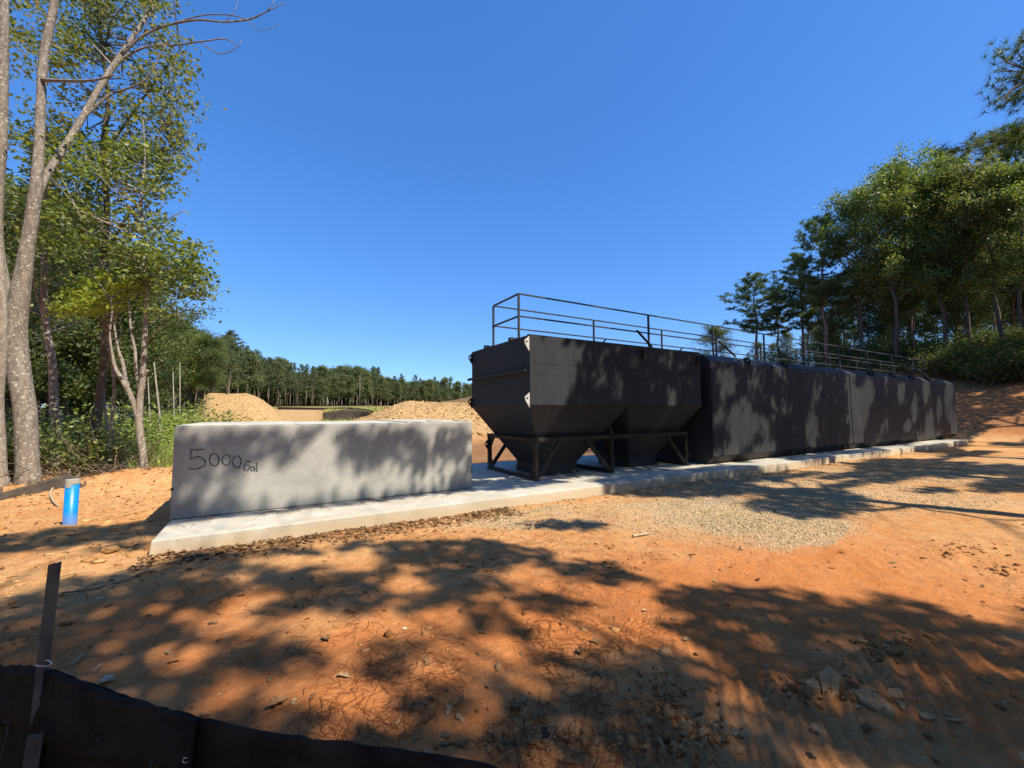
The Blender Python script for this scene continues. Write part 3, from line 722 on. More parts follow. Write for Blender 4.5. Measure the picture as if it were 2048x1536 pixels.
# second length of the post in front of the fabric, lower down
q0 = P(72, 1470, 1.40); q1 = P(60, 1545, 1.395); q1 = q0 + (q1 - q0) * 4
MB().bar(q0, q1, .04, .012).obj('fabric_stake', MAT_WOOD if False else MAT_POST, sf)
wq = [P(x, y, z) for x, y, z in ((72, 1331, 1.455), (80, 1332, 1.45), (98, 1332.5, 1.45), (101, 1328, 1.46), (104, 1326, 1.47), (97, 1321, 1.47), (91, 1321, 1.47))]
MB().tube(wq, .0022, 5).obj('wire_tie', MAT_WIRE, sf)
for pts in (((16, 1446, 1.41), (12, 1480, 1.4), (2, 1508, 1.4), (-10, 1560, 1.4)), ((4, 1442, 1.41), (12, 1444, 1.405), (20, 1447, 1.41)), ((305, 1519, 1.27), (300, 1536, 1.26), (296, 1560, 1.26)),
            ((374, 1516, 1.24), (367, 1516, 1.235), (365, 1522, 1.235), (368, 1526, 1.235), (374, 1524, 1.24)), ((198, 1477, 1.33), (193, 1480, 1.325), (195, 1483, 1.325))):
    MB().tube([P(*q) for q in pts], .0011, 5).obj('loose_thread', MAT_POST if len(pts) < 5 else MAT_WIRE, sf)

def far_fence(pts, hgt, label, m, wave=.05, seed=2, post_step=None, group=None):
    base = [np.array(on_z(px, py, 0)) if len(q) == 2 else P(px, py, q[2]) for q in pts for (px, py) in [q[:2]]]
    o = root('silt_fence', (base[0][0], base[0][1], H1(base[0][0], base[0][1])), label, 'silt fence', group)
    T = []; B = []
    for i, p in enumerate(base):
        g = H1(p[0], p[1]); T.append((p[0], p[1], p[2] if hgt is None else g + hgt[i])); B.append((p[0] - .04 * (1 if hgt is None else 2.5), p[1] - .12 * (1 if hgt is None else 2), g - .05))
    drape('fabric', T, B, m, 6, 6, wave, seed, o, .01)
    for i in range(0, len(T)):
        MB().bar((T[i][0], T[i][1] + .03, B[i][2] - .2), (T[i][0], T[i][1] + .03, T[i][2] + .10), .03, .03).obj('fence_stake', MAT_STICK, o)
    return o
far_fence([(-200, 1036, 6.7), (-60, 1000, 7.1), (0, 986, 7.4), (55, 971, 7.8), (81, 964, 8.0), (118, 953, 8.3), (138, 947, 8.4), (154, 958, 8.4), (168, 972, 8.3)], None,
          'collapsed dark silt fence leaning at the feet of the big forked tree', MAT_FABRIC_OLD)
far_fence([(235, 955, 10.2), (262, 943, 10.4), (300, 940, 10.5), (330, 944, 10.7)], None, 'short dark silt fence piece behind the clay berm, left of the concrete block', MAT_FABRIC_OLD, seed=6)
far_fence([(556, 814, 60), (600, 815, 60), (650, 816, 59), (700, 815, 58), (735, 819, 55), (748, 823, 52)], None, 'long thin black silt fence in the distance between the two mounds', MAT_FABRIC, .1, 9)
far_fence([(646, 825, 46), (665, 822, 46), (690, 819, 46), (720, 820, 46), (742, 824, 45)], None, 'dull grey silt fence left of the straw mound', MAT_FABRIC_OLD, .1, 12)

# ------------------------------------------------------------------ leaf, needle and tree makers
def leaf_quads(C, L, W, rng, flat=.5):
    """one bent leaf (2 quads -> 1 rhombus) per centre"""
    N = len(C)
    a = rng.normal(size=(N, 3)); a[:, 2] *= flat; a /= np.linalg.norm(a, axis=1)[:, None]
    b = rng.normal(size=(N, 3)); b[:, 2] *= flat; b -= a * (a * b).sum(1)[:, None]; b /= np.linalg.norm(b, axis=1)[:, None]
    s = rng.uniform(.65, 1.25, size=(N, 1))
    a = a * s * L / 2; b = b * s * W / 2
    V = np.stack([C - a, C + b - a * .15, C + a, C - b - a * .15], 1).reshape(-1, 3)
    F = np.arange(4 * N).reshape(-1, 4)
    return V, F
def tufts(C, D, L, W, k, rng, spread=.9):
    """needle tufts: k thin triangles fanning from each centre around direction D"""
    N = len(C)
    C = np.repeat(C, k, 0); D = np.repeat(D, k, 0)
    d = D * .75 + rng.normal(size=(N * k, 3)) * spread; d /= np.linalg.norm(d, axis=1)[:, None]
    b = np.cross(d, rng.normal(size=(N * k, 3))); b /= np.linalg.norm(b, axis=1)[:, None]
    l_ = L * rng.uniform(.7, 1.15, size=(N * k, 1))
    V = np.stack([C - b * W / 2, C + b * W / 2, C + d * l_], 1).reshape(-1, 3)
    return V, np.arange(3 * N * k).reshape(-1, 3)

def skeleton_broad(H, R, base, nl, rng, lean=0.0, sub=4, droop=.0, tr=.014, limb_el=(.35, .95)):
    mb = MB(); cl = []
    K = 9; wob = rng.normal(size=(K, 2)) * H * .012; wob[0] = 0
    tp = [(wob[i, 0] * 1.0 + lean * (i / (K - 1)) ** 1.4 * H, wob[i, 1], H * .9 * i / (K - 1) - (.25 if i == 0 else 0)) for i in range(K)]
    trd = [H * tr * (1.25 if i == 0 else 1.0) * (1 - .86 * i / (K - 1)) for i in range(K)]
    mb.tube(tp, trd, 8)
    def at(h):
        t = min(max(h / (H * .9), 0), 1) * (K - 1); i = min(int(t), K - 2); f = t - i
        return np.array(tp[i]) * (1 - f) + np.array(tp[i + 1]) * f
    for j in range(nl):
        f = j / max(nl - 1, 1); h = H * (base + (.88 - base) * f ** .9)
        az = j * 2.4 + rng.uniform(-.4, .4); prof = math.sin(math.pi * (.18 + .74 * f)) ** .7
        ln = R * prof * rng.uniform(.75, 1.15); el = limb_el[0] + (limb_el[1] - limb_el[0]) * f + rng.uniform(-.15, .15)
        p = at(h); d = np.array([math.cos(az) * math.cos(el), math.sin(az) * math.cos(el), math.sin(el)])
        pts = [p]; r0 = H * tr * .42 * (1 - .55 * f)
        n = 5
        for s in range(n):
            d = d + rng.normal(size=3) * .16 + np.array([0, 0, .10 - droop]); d /= np.linalg.norm(d)
            pts.append(pts[-1] + d * ln / n)
        mb.tube(pts, [r0 * (1 - .85 * s / n) for s in range(n + 1)], 5, False)
        for s in range(2, n + 1): cl.append(pts[s] + rng.normal(size=3) * .15 * ln / 3)
        for s in range(sub):
            i = 1 + int(rng.integers(0, n)); q = pts[i]; dd = d + rng.normal(size=3) * .75; dd /= np.linalg.norm(dd)
            l2 = ln * rng.uniform(.25, .5); qs = [q, q + dd * l2 * .5, q + dd * l2 + np.array([0, 0, .06 * l2])]
            mb.tube(qs, [r0 * .32, r0 * .2, r0 * .08], 4, False)
            cl += [qs[1] + rng.normal(size=3) * .1 * l2, qs[2], qs[1] * .4 + qs[2] * .6 + rng.normal(size=3) * .25 * l2]
    cl.append(np.array(tp[-1])); cl.append(np.array(tp[-1]) + [0, 0, .04 * H])
    return mb, np.array(cl)
def proto_broad(name, H, R, base, nl, per, leaf, seed, m_leaf, m_bark, sig=.32, **k):
    rng = np.random.default_rng(seed)
    mb, cl = skeleton_broad(H, R, base, nl, rng, **k)
    tm = mb.mesh('trunk', m_bark, smooth=True)
    c = np.repeat(cl, per, 0) + rng.normal(size=(len(cl) * per, 3)) * np.array([sig, sig, sig * .7])
    V, F = leaf_quads(c, leaf, leaf * .62, rng)
    cm = mesh_np('crown', V, F, 4, m_leaf)
    return tm, cm, H
def proto_pine(name, H, R, base, nb, seed, m_needle, m_bark, tl=.32, tw=.035, k=12, tr=.011, dens=1.0):
    rng = np.random.default_rng(seed); mb = MB()
    K = 8; wob = rng.normal(size=(K, 2)) * H * .006; wob[0] = 0
    tp = [(wob[i, 0], wob[i, 1], H * .98 * i / (K - 1) - (.25 if i == 0 else 0)) for i in range(K)]
    mb.tube(tp, [H * tr * (1 - .88 * i / (K - 1)) for i in range(K)], 8)
    C = []; D = []
    for j in range(nb):
        f = j / (nb - 1); h = H * (base + (.97 - base) * f); az = j * 2.4 + rng.uniform(-.5, .5)
        ln = R * (math.sin(math.pi * (.25 + .7 * f)) ** .8) * rng.uniform(.6, 1.15); el = -.05 + .75 * f + rng.uniform(-.15, .2)
        t = h / (H * .98) * (K - 1); i = min(int(t), K - 2); p = np.array(tp[i]) * (1 - t + i) + np.array(tp[i + 1]) * (t - i)
        d = np.array([math.cos(az) * math.cos(el), math.sin(az) * math.cos(el), math.sin(el)])
        pts = [p]
        for s in range(4):
            d = d + rng.normal(size=3) * .12 + np.array([0, 0, .07]); d /= np.linalg.norm(d); pts.append(pts[-1] + d * ln / 4)
        r0 = H * tr * .26 * (1 - .5 * f); mb.tube(pts, [r0 * (1 - .2 * s) for s in range(5)], 4, False)
        for s in range(int((7 + 7 * (1 - f)) * dens)):
            q0 = pts[1 + int(rng.integers(0, 4))]; dd = d + rng.normal(size=3) * .6; dd[2] = abs(dd[2]) * .5 + .1; dd /= np.linalg.norm(dd)
            q1 = q0 + dd * ln * rng.uniform(.12, .36)
            if s % 3 == 0: mb.tube([q0, q1], [r0 * .3, r0 * .12], 3, False)
            for u in (.55, 1.0): C.append(q0 * (1 - u) + q1 * u); D.append(dd)
            C.append(q1 + rng.normal(size=3) * .18); D.append(dd)
    tm = mb.mesh('trunk', m_bark, smooth=True)
    V, F = tufts(np.array(C), np.array(D), tl, tw, k, rng)
    return tm, mesh_np('crown', V, F, 3, m_needle), H
def tree_obj(kind, proto, loc, rz, sc, label, group=None, cat='tree'):
    o = root(kind, loc, label, cat, group); o.rotation_euler = (0, 0, rz); o.scale = (sc,) * 3 if not hasattr(sc, '__len__') else sc
    for nm, me in (('trunk', proto[0]), ('crown', proto[1])):
        c = bpy.data.objects.new(nm, me); COL.objects.link(c); c.parent = o
    return o
def ground_at(px, d):
    x = (px - 1024) / FPX * d
    w = EYE + RM @ np.array([x, 0, -d]); 
    # same bearing and depth, standing on the terrain
    return np.array([w[0], w[1], H1(w[0], w[1])])
def height_for(px, d, py_top):
    g = ground_at(px, d); return P(px, py_top, d)[2] - g[2], g

B_MID = [proto_broad('b', 14, 4.2, .30, 20, 40, .26, 21 + i, MAT_LEAF, MAT_BARK_DARK, sig=.42) for i in range(3)]
B_DARK = [proto_broad('b', 14, 3.9, .22, 20, 36, .24, 31 + i, MAT_LEAF_DARK, MAT_BARK_DARK, sig=.45) for i in range(2)]
B_RUST = [proto_broad('b', 14, 4.0, .34, 18, 34, .24, 36, MAT_LEAF_RUST, MAT_BARK, sig=.42)]
P_MID = [proto_pine('p', 20, 3.6, .42, 42, 41 + i, MAT_NEEDLE, MAT_BARK_PINE, tl=.46, tw=.06, k=16, dens=1.3) for i in range(3)]
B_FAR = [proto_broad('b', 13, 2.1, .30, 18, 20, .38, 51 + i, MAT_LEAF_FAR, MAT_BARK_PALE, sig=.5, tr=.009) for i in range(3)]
B_LOW = [proto_broad('b', 12, 3.8, .04, 26, 26, .55, 57 + i, MAT_LEAF_DARK, MAT_BARK_DARK, sig=.65, tr=.010) for i in range(2)]
B_TALL = [proto_broad('b', 20, 5.0, .34, 30, 34, .25, 71 + i, MAT_LEAF, MAT_BARK_DARK, sig=.40, sub=5, tr=.011) for i in range(3)]
B_TALL_D = [proto_broad('b', 20, 4.8, .28, 30, 32, .25, 75 + i, MAT_LEAF_DARK, MAT_BARK_DARK, sig=.42, sub=5, tr=.010) for i in range(2)]
B_BACK = [proto_broad('b', 18, 4.6, .10, 34, 28, .27, 85 + i, MAT_LEAF_DARK, MAT_BARK_DARK, sig=.5, sub=4, tr=.010) for i in range(2)]
B_TALL_R = [proto_broad('b', 20, 5.0, .36, 28, 34, .25, 78, MAT_LEAF_RUST, MAT_BARK_DARK, sig=.40, sub=5, tr=.011)]
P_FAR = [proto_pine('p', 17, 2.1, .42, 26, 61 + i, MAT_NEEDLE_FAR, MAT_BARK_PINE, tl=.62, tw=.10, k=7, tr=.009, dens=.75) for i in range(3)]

# ------------------------------------------------------------------ far tree line
rg = random.Random(3)
TOP = [(280, 672), (330, 676), (370, 684), (410, 690), (445, 668), (470, 700), (520, 712), (560, 722), (600, 738), (650, 742), (700, 740), (760, 748), (820, 763), (880, 768), (940, 770), (1010, 772), (1100, 775)]
def interp(tab, x):
    for (a, b_), (c, d) in zip(tab, tab[1:]):
        if a <= x <= c: return b_ + (d - b_) * (x - a) / (c - a)
    return tab[0][1] if x < tab[0][0] else tab[-1][1]
DEP = [(280, 62), (440, 90), (560, 118), (700, 160), (820, 205), (940, 245), (1100, 280)]
for row in range(8):
    x = 296 + row * 4 - (20 if row > 3 else 0)
    while x < 1075:
        d = interp(DEP, x) * (1 + .085 * row) + rg.uniform(-3, 3)
        top_ = interp(TOP, x) + (rg.uniform(-9, 20) if rg.random() < .8 else rg.uniform(-16, -4)) + row * 1.0 + (20 if row > 3 and x < 640 else 8 if row > 3 else 0)
        hgt, g = height_for(x, d, top_)
        pine = rg.random() < (.88 if x < 640 else .50)
        if row > 3: pine = False
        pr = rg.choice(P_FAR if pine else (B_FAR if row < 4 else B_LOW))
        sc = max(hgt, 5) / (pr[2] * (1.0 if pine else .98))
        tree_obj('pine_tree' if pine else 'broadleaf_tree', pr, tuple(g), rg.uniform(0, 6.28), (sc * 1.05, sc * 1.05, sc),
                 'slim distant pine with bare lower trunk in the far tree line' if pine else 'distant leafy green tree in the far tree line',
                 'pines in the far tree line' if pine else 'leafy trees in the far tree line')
        x += rg.uniform(12, 19) * (1.0 if x > 560 else 1.25) * (1.5 if row > 3 else 1)
# the tall flat-topped pine standing out of the line
hgt, g = height_for(458, 78, 660)
tree_obj('pine_tree', P_FAR[1], tuple(g), 1.0, (hgt / 17 * 1.5, hgt / 17 * 1.5, hgt / 17), 'tallest flat-topped pine rising above the far tree line behind the left mound')
# dead pale snag trunks at the wood edge
for i, (px_, py0, py1, d) in enumerate(((1 * 425 - 13, 850, 788, 34), (421, 850, 790, 35), (720, 812, 748, 150), (655, 812, 795, 120))):
    a = ground_at(px_, d); t_ = P(px_ + (-3 if i < 2 else 0), py1, d)
    lab = ['leaning white dead sapling left of the left mound', 'straighter white dead sapling touching the left mound', 'tall pale dead trunk among the far trees', 'short pale stump before the far trees'][i]
    r_ = .05 if i < 2 else .13
    o = MB().tube([a - [0, 0, .2], a * .5 + t_ * .5 + [.05, 0, 0], t_], [r_, r_ * .8, r_ * .4], 6).obj('dead_tree', MAT_BARK_PALE, None, smooth=True)
    tag(o, lab, 'dead tree')

# ------------------------------------------------------------------ middle-distance woods on the left (behind the forked tree)
rg = random.Random(12)
spots = []
for (a, b_, d0, d1, n_, top_a, top_b) in ((-330, 160, 18, 26, 9, 300, 440), (-100, 270, 24, 34, 14, 430, 520), (60, 335, 32, 46, 16, 560, 650), (270, 435, 46, 62, 14, 662, 690), (-200, 300, 30, 44, 14, 600, 700)):
    for k in range(n_):
        px_ = a + (b_ - a) * (k + rg.random()) / n_; d = rg.uniform(d0, d1)
        u = (px_ - a) / (b_ - a); spots.append((px_, d, top_a + (top_b - top_a) * u + rg.uniform(-20, 20)))
for i, (px_, d, tp_) in enumerate(spots):
    hgt, g = height_for(px_, d, tp_)
    hgt = max(min(hgt, 22), 4)
    pr = rg.choice(B_MID + B_DARK + B_DARK); sc = hgt / 13.6
    wx = min(sc, 1.05)
    if tp_ > 400: wx = sc
    tree_obj('broadleaf_tree', pr, tuple(g), rg.uniform(0, 6.28), (wx, wx, sc), 'leafy green tree inside the dense left-hand woods', 'trees inside the left-hand woods')

def shrub_proto(seed, m, n=55, h=1.6, leaf=.09, per=16):
    rng = np.random.default_rng(seed); mb = MB(); cl = []
    for k in range(n // 4):
        az = rng.uniform(0, 6.28); tilt = rng.uniform(.1, .8); L = h * rng.uniform(.5, 1.1)
        d = np.array([math.cos(az) * math.sin(tilt), math.sin(az) * math.sin(tilt), math.cos(tilt)])
        p0 = np.array([rng.normal() * .15, rng.normal() * .15, -.05]); p1 = p0 + d * L * .5; p2 = p1 + (d + [0, 0, -.25]) * L * .5
        mb.tube([p0, p1, p2], [.012, .008, .003], 4, False)
        cl += [p1, p2, (p1 + p2) / 2 + rng.normal(size=3) * .1, p0 + d * L * .3]
    cl = np.array(cl); c = np.repeat(cl, per, 0) + rng.normal(size=(len(cl) * per, 3)) * .17
    V, F = leaf_quads(c, leaf, leaf * .6, rng)
    return mb.mesh('stem', MAT_STICK), mesh_np('foliage', V, F, 4, m)
MAT_UNDER = island_mat('undergrowth_leaf', [(.016, .028, .012), (.032, .05, .018), (.055, .072, .024), (.085, .082, .035)], .7, .15, TR)
SHR = [shrub_proto(1, MAT_WEED), shrub_proto(2, MAT_UNDER), shrub_proto(3, MAT_LEAF), shrub_proto(4, MAT_WEED, leaf=.07)]
def shrub(pr, loc, rz, sc, label, group=None):
    o = root('shrub', loc, label, 'shrub', group); o.rotation_euler = (0, 0, rz); o.scale = sc
    for nm, me in (('stem', pr[0]), ('foliage', pr[1])):
        c = bpy.data.objects.new(nm, me); COL.objects.link(c); c.parent = o
rg = random.Random(5)
for k in range(64):
    px_ = rg.uniform(-120, 345); d = rg.uniform(10.2, 19)
    if px_ > 240: d = rg.uniform(10.8, 26)
    g = ground_at(px_, d); s = rg.uniform(.6, 1.25) * (1 + (d - 10) * .04)
    kind = 0 if px_ > 270 else rg.choice([1, 2, 1, 3])
    shrub(SHR[kind], tuple(g), rg.uniform(0, 6.3), (s * 1.1, s * 1.1, s * rg.uniform(.7, 1.1)),
          'light green weedy bush left of the concrete block' if kind == 0 else 'dark undergrowth bush among the left-hand trunks',
          'weedy bushes left of the concrete block' if kind == 0 else 'undergrowth bushes among the left-hand trunks')
for k in range(44):
    px_ = rg.uniform(300, 700); d = rg.uniform(22, 34) if px_ < 440 else rg.uniform(28, 40)
    if px_ > 440 and rg.random() < .7: continue
    g = ground_at(px_, d); s = rg.uniform(.7, 1.7) * (1.25 if px_ < 440 else .35)
    shrub(SHR[rg.choice([0, 2, 3])], tuple(g), rg.uniform(0, 6.3), (s * 1.3, s * 1.3, s), 'green scrub bush beyond the concrete block before the left mound', 'scrub bushes before the left mound')

# ------------------------------------------------------------------ near left trees, each with its own limbs
def near_tree(kind, base_px, limbs, mat_bark, label, crown=None, m_leaf=MAT_LEAF, leaf=.12, n=600, per=22, sig=.20, seed=0, gap=.42, zj=1.2, squash=1.0):
    """limbs: lists of (px, py, depth, radius px); crown: polygon in survey px with a depth"""
    b0 = P(*base_px); g = H1(b0[0], b0[1])
    o = root(kind, (b0[0], b0[1], g), label, 'tree')
    mb = MB(); pts_all = []
    for L in limbs:
        q = smooth_line([tuple(P(a, b_, d)) + (r * d / FPX * .70,) for a, b_, d, r in L], 5)
        if L is limbs[0]:
            f = q[0]; q = [(f[0], f[1], g - .25, f[3] * 1.28), (f[0], f[1], g + .12, f[3] * 1.12)] + [k_ for k_ in q if k_[2] > g + .3]
        mb.tube([k_[:3] for k_ in q], [max(k_[3], .004) for k_ in q], 12 if L[0][3] > 8 else 6)
        pts_all += [np.array(k_[:3]) for k_ in q]
    rng = np.random.default_rng(seed); cl = []
    if crown:
        A = np.array(pts_all)
        for poly, (d0, d1), cnt, gp in crown:
            xs = [p[0] for p in poly]; ys = [p[1] for p in poly]; c = 0; tries = 0
            while c < cnt and tries < cnt * 40:
                tries += 1
                x = rng.uniform(min(xs), max(xs)); y = rng.uniform(min(ys), max(ys)); ins = False
                for i in range(len(poly)):
                    (xa, ya), (xb, yb) = poly[i - 1], poly[i]
                    if (ya > y) != (yb > y) and x < (xb - xa) * (y - ya) / (yb - ya) + xa: ins = not ins
                if not ins: continue
                if float(fbm(np.array([x / 46. + seed]), np.array([y / 34.]), 3, 200 + seed)[0]) < gp: continue
                cl.append(P(x, y, rng.uniform(d0, d1))); c += 1
        cl = np.array(cl)
        for k in range(0, len(cl), 4):
            hd = np.hypot(A[:, 0] - cl[k][0], A[:, 1] - cl[k][1]); dist = hd + 1.2 * np.abs(A[:, 2] - (cl[k][2] - .75 * hd)); j = int(np.argmin(dist))
            a = A[j]; e = cl[k]; m_ = a * .45 + e * .55 + rng.normal(size=3) * .12 + [0, 0, -.05]
            L = float(np.linalg.norm(e - a))
            if L > 3.2: continue
            m_ = a * .5 + e * .5 + rng.normal(size=3) * .22 * L / 2 + [0, 0, -.10 * L]
            mb.tube([a, m_, e], [.008 + .008 * L, .006 + .003 * L, .003], 4, False)
        cc = np.repeat(cl, per, 0) + rng.normal(size=(len(cl) * per, 3)) * np.array([sig, sig, sig * .6 * squash])
        V, F = leaf_quads(cc, leaf, leaf * .6, rng)
        c_ = link('crown', mesh_np('crown', V, F, 4, m_leaf), o)
    mb.obj('trunk', mat_bark, o, smooth=True)
    return o
# T1 forked, lichen-spotted
bigA = [(56, 968, 9.3, 25), (54, 900, 9.3, 24), (50, 820, 9.3, 24), (38, 740, 9.3, 24), (30, 660, 9.3, 25), (38, 600, 9.3, 22), (54, 500, 9.35, 16), (70, 395, 9.4, 14), (78, 300, 9.5, 11.5), (82, 200, 9.6, 10), (88, 110, 9.7, 10), (106, 20, 9.8, 9), (120, -80, 9.9, 8)]
bigB = [(70, 400, 9.4, 11), (92, 352, 9.7, 9), (128, 295, 10.1, 8), (165, 235, 10.5, 7.5), (205, 165, 10.9, 7), (240, 112, 11.3, 6), (275, 60, 11.6, 5), (312, 5, 12.0, 4), (350, -60, 12.4, 3)]
bigC = [(26, 650, 9.3, 18), (6, 560, 9.3, 14), (-6, 480, 9.35, 13), (-4, 380, 9.4, 12), (4, 280, 9.4, 11), (6, 160, 9.5, 11), (8, 60, 9.5, 10), (10, -60, 9.6, 9)]
tw1 = [(243, 108, 11.3, 4.5), (285, 72, 11.4, 3.5), (330, 52, 11.5, 3), (395, 40, 11.5, 2.6), (450, 44, 11.6, 2.2), (500, 38, 11.7, 2.4), (530, 25, 11.7, 1.5), (572, 5, 11.8, .8)]
tw2 = [(215, 155, 11, 4.5), (245, 118, 11.1, 3.5), (290, 95, 11.2, 2.6), (350, 90, 11.3, 2.2), (410, 82, 11.3, 1.8), (450, 78, 11.4, 1.6), (475, 92, 11.4, .9)]
tw3 = [(165, 238, 10.5, 4), (205, 200, 10.7, 3.2), (230, 185, 10.8, 2.6), (290, 160, 10.9, 2), (330, 95, 11, 1.5), (360, 60, 11, 1)]
tw4 = [(400, 84, 11.3, 1.5), (440, 108, 11.3, 1.2), (478, 92, 11.3, .9), (480, 75, 11.3, .6)]
tw5 = [(330, 52, 11.5, 2), (410, 30, 11.6, 1.6), (480, 34, 11.6, 1.2), (520, 60, 11.6, .8), (560, 50, 11.6, .5)]
tw6 = [(85, 160, 9.6, 5), (140, 162, 9.4, 4), (190, 160, 9.3, 3), (230, 150, 9.2, 2)]
tw7 = [(530, 26, 11.7, 1.2), (545, 8, 11.7, .9), (552, -20, 11.8, .6)]
tw8 = [(450, 44, 11.6, 1.2), (470, 20, 11.6, .8), (478, -10, 11.7, .5)]
near_tree('oak_tree', (56, 968, 9.3), [bigA, bigB, bigC, tw1, tw2, tw3, tw4, tw5, tw6, tw7, tw8], MAT_BARK, 'large forked tree with lichen-spotted grey bark and bare twigs, nearest on the left',
          crown=[([(60, -60), (230, -60), (250, 30), (215, 120), (140, 130), (80, 60)], (11.6, 13.4), 90, .45)], m_leaf=MAT_LEAF_DARK, leaf=.11, seed=2)
near_tree('oak_tree', (2, 985, 8.9), [[(2, 985, 8.9, 14), (0, 900, 8.9, 13), (-4, 800, 8.9, 12), (4, 700, 8.9, 11), (2, 560, 8.9, 10), (-20, 380, 9, 10), (-30, 200, 9, 9), (-40, -60, 9, 8)]], MAT_BARK_PALE,
          'pale smooth trunk cut by the left edge of the picture, beside the big forked tree')
POLY_UP = [(-80, -60), (330, -60), (370, 30), (352, 90), (388, 130), (385, 200), (360, 250), (378, 275), (340, 300), (270, 300), (150, 280), (-80, 300)]
POLY_MID = [(60, 280), (330, 290), (366, 330), (350, 360), (378, 400), (372, 440), (398, 490), (400, 520), (330, 560), (180, 560), (60, 560)]
POLY_LOW = [(270, 470), (396, 488), (402, 520), (438, 575), (425, 592), (398, 600), (396, 628), (362, 610), (348, 640), (318, 655), (290, 600), (250, 560)]
near_tree('oak_tree', (178, 935, 12), [[(178, 935, 12, 11), (186, 890, 12, 11), (195, 830, 12, 11), (203, 770, 12, 10), (210, 700, 12, 10), (214, 620, 12, 9), (208, 520, 12, 8), (214, 420, 12, 7), (206, 300, 12, 6), (216, 200, 12, 5), (204, 90, 12, 4), (190, -40, 12, 3)],
                                        [(208, 520, 12, 4), (250, 440, 12, 3), (300, 380, 11.9, 2.4), (350, 300, 11.8, 1.4)], [(214, 300, 12, 4), (270, 220, 12, 3), (320, 150, 11.8, 2), (360, 100, 11.7, 1)]], MAT_BARK_DARK,
          'dark crooked trunk oak with dense upper crown, second left of the yellow-green maple',
          crown=[(POLY_UP, (10.8, 14.0), 430, .50), ([(160, 260), (372, 280), (374, 330), (300, 340), (160, 330)], (11, 12.5), 60, .47)], m_leaf=MAT_LEAF_RUST, leaf=.125, per=24, sig=.24, seed=4)
near_tree('oak_tree', (112, 955, 11.5), [[(112, 955, 11.5, 13), (114, 880, 11.5, 12), (108, 800, 11.5, 10), (104, 720, 11.6, 9), (92, 650, 11.7, 8), (88, 540, 11.8, 7), (96, 400, 12, 6), (90, 250, 12, 5)],
                                          [(90, 640, 11.7, 5), (70, 570, 11.7, 4), (60, 480, 11.8, 3)]], MAT_BARK,
          'grey trunk tree with deep green crown directly right of the big forked tree',
          crown=[([(-60, 250), (180, 260), (210, 400), (200, 560), (150, 640), (-60, 660)], (11.5, 14), 330, .47)], m_leaf=MAT_LEAF_DARK, leaf=.125, per=24, sig=.26, seed=5)
near_tree('oak_tree', (288, 942, 9.9), [[(288, 942, 9.9, 9), (285, 900, 9.9, 9), (278, 850, 9.9, 9), (280, 800, 9.9, 8), (285, 760, 9.9, 7.5), (288, 700, 9.9, 6.5), (292, 640, 9.95, 5.5), (294, 580, 10, 5), (288, 540, 10, 4.5), (290, 480, 10.1, 3.5), (282, 400, 10.1, 3), (290, 320, 10.2, 2), (286, 240, 10.2, 1.2)],
                                          [(279, 845, 9.9, 8), (265, 800, 9.85, 7), (248, 765, 9.8, 6.5), (232, 738, 9.8, 5), (226, 715, 9.8, 3.6), (220, 670, 9.8, 2.4), (226, 610, 9.9, 1)],
                                          [(264, 800, 9.85, 5), (252, 760, 9.9, 5), (245, 725, 9.9, 5), (237, 700, 9.9, 3.5), (230, 660, 9.95, 2.5), (222, 600, 10, 1)],
                                          [(281, 790, 9.9, 4), (272, 740, 9.9, 4.5), (270, 700, 9.9, 4), (262, 660, 9.9, 3), (258, 600, 10, 2)],
                                          [(286, 755, 9.9, 4), (296, 740, 9.9, 4)], [(290, 560, 10, 3), (330, 540, 10, 2.2), (370, 545, 10, 1.6), (420, 570, 10, .8)], [(290, 620, 10, 2.5), (320, 640, 10, 1.8), (345, 630, 10, 1.2)],
                                          [(288, 500, 10, 2.5), (320, 450, 10, 1.8), (370, 420, 10, 1)]], MAT_BARK_PALE,
          'slim pale multi-stemmed tree at the edge of the woods, nearest the concrete block',
          crown=[(POLY_MID, (9.6, 12.0), 290, .49), (POLY_LOW, (9.4, 10.8), 130, .44)], m_leaf=MAT_LEAF, leaf=.12, per=20, sig=.17, seed=7)
near_tree('maple_tree', (226, 925, 11), [[(226, 925, 11, 4), (222, 860, 11, 4), (228, 780, 11, 3.5), (222, 700, 11, 3), (226, 620, 11, 2.4), (215, 560, 11, 1.6)], [(225, 640, 11, 2), (180, 600, 10.9, 1.2), (140, 590, 10.8, .8)], [(226, 620, 11, 2), (260, 585, 10.9, 1)]], MAT_BARK,
          'young maple with bright yellow-green leaves in front of the dark woods',
          crown=[([(110, 615), (150, 570), (230, 545), (285, 560), (290, 600), (240, 615), (170, 640), (120, 640)], (10.0, 11.2), 90, .40)],
          m_leaf=MAT_LEAF_YEL, leaf=.13, per=20, sig=.17, seed=9, squash=.6)
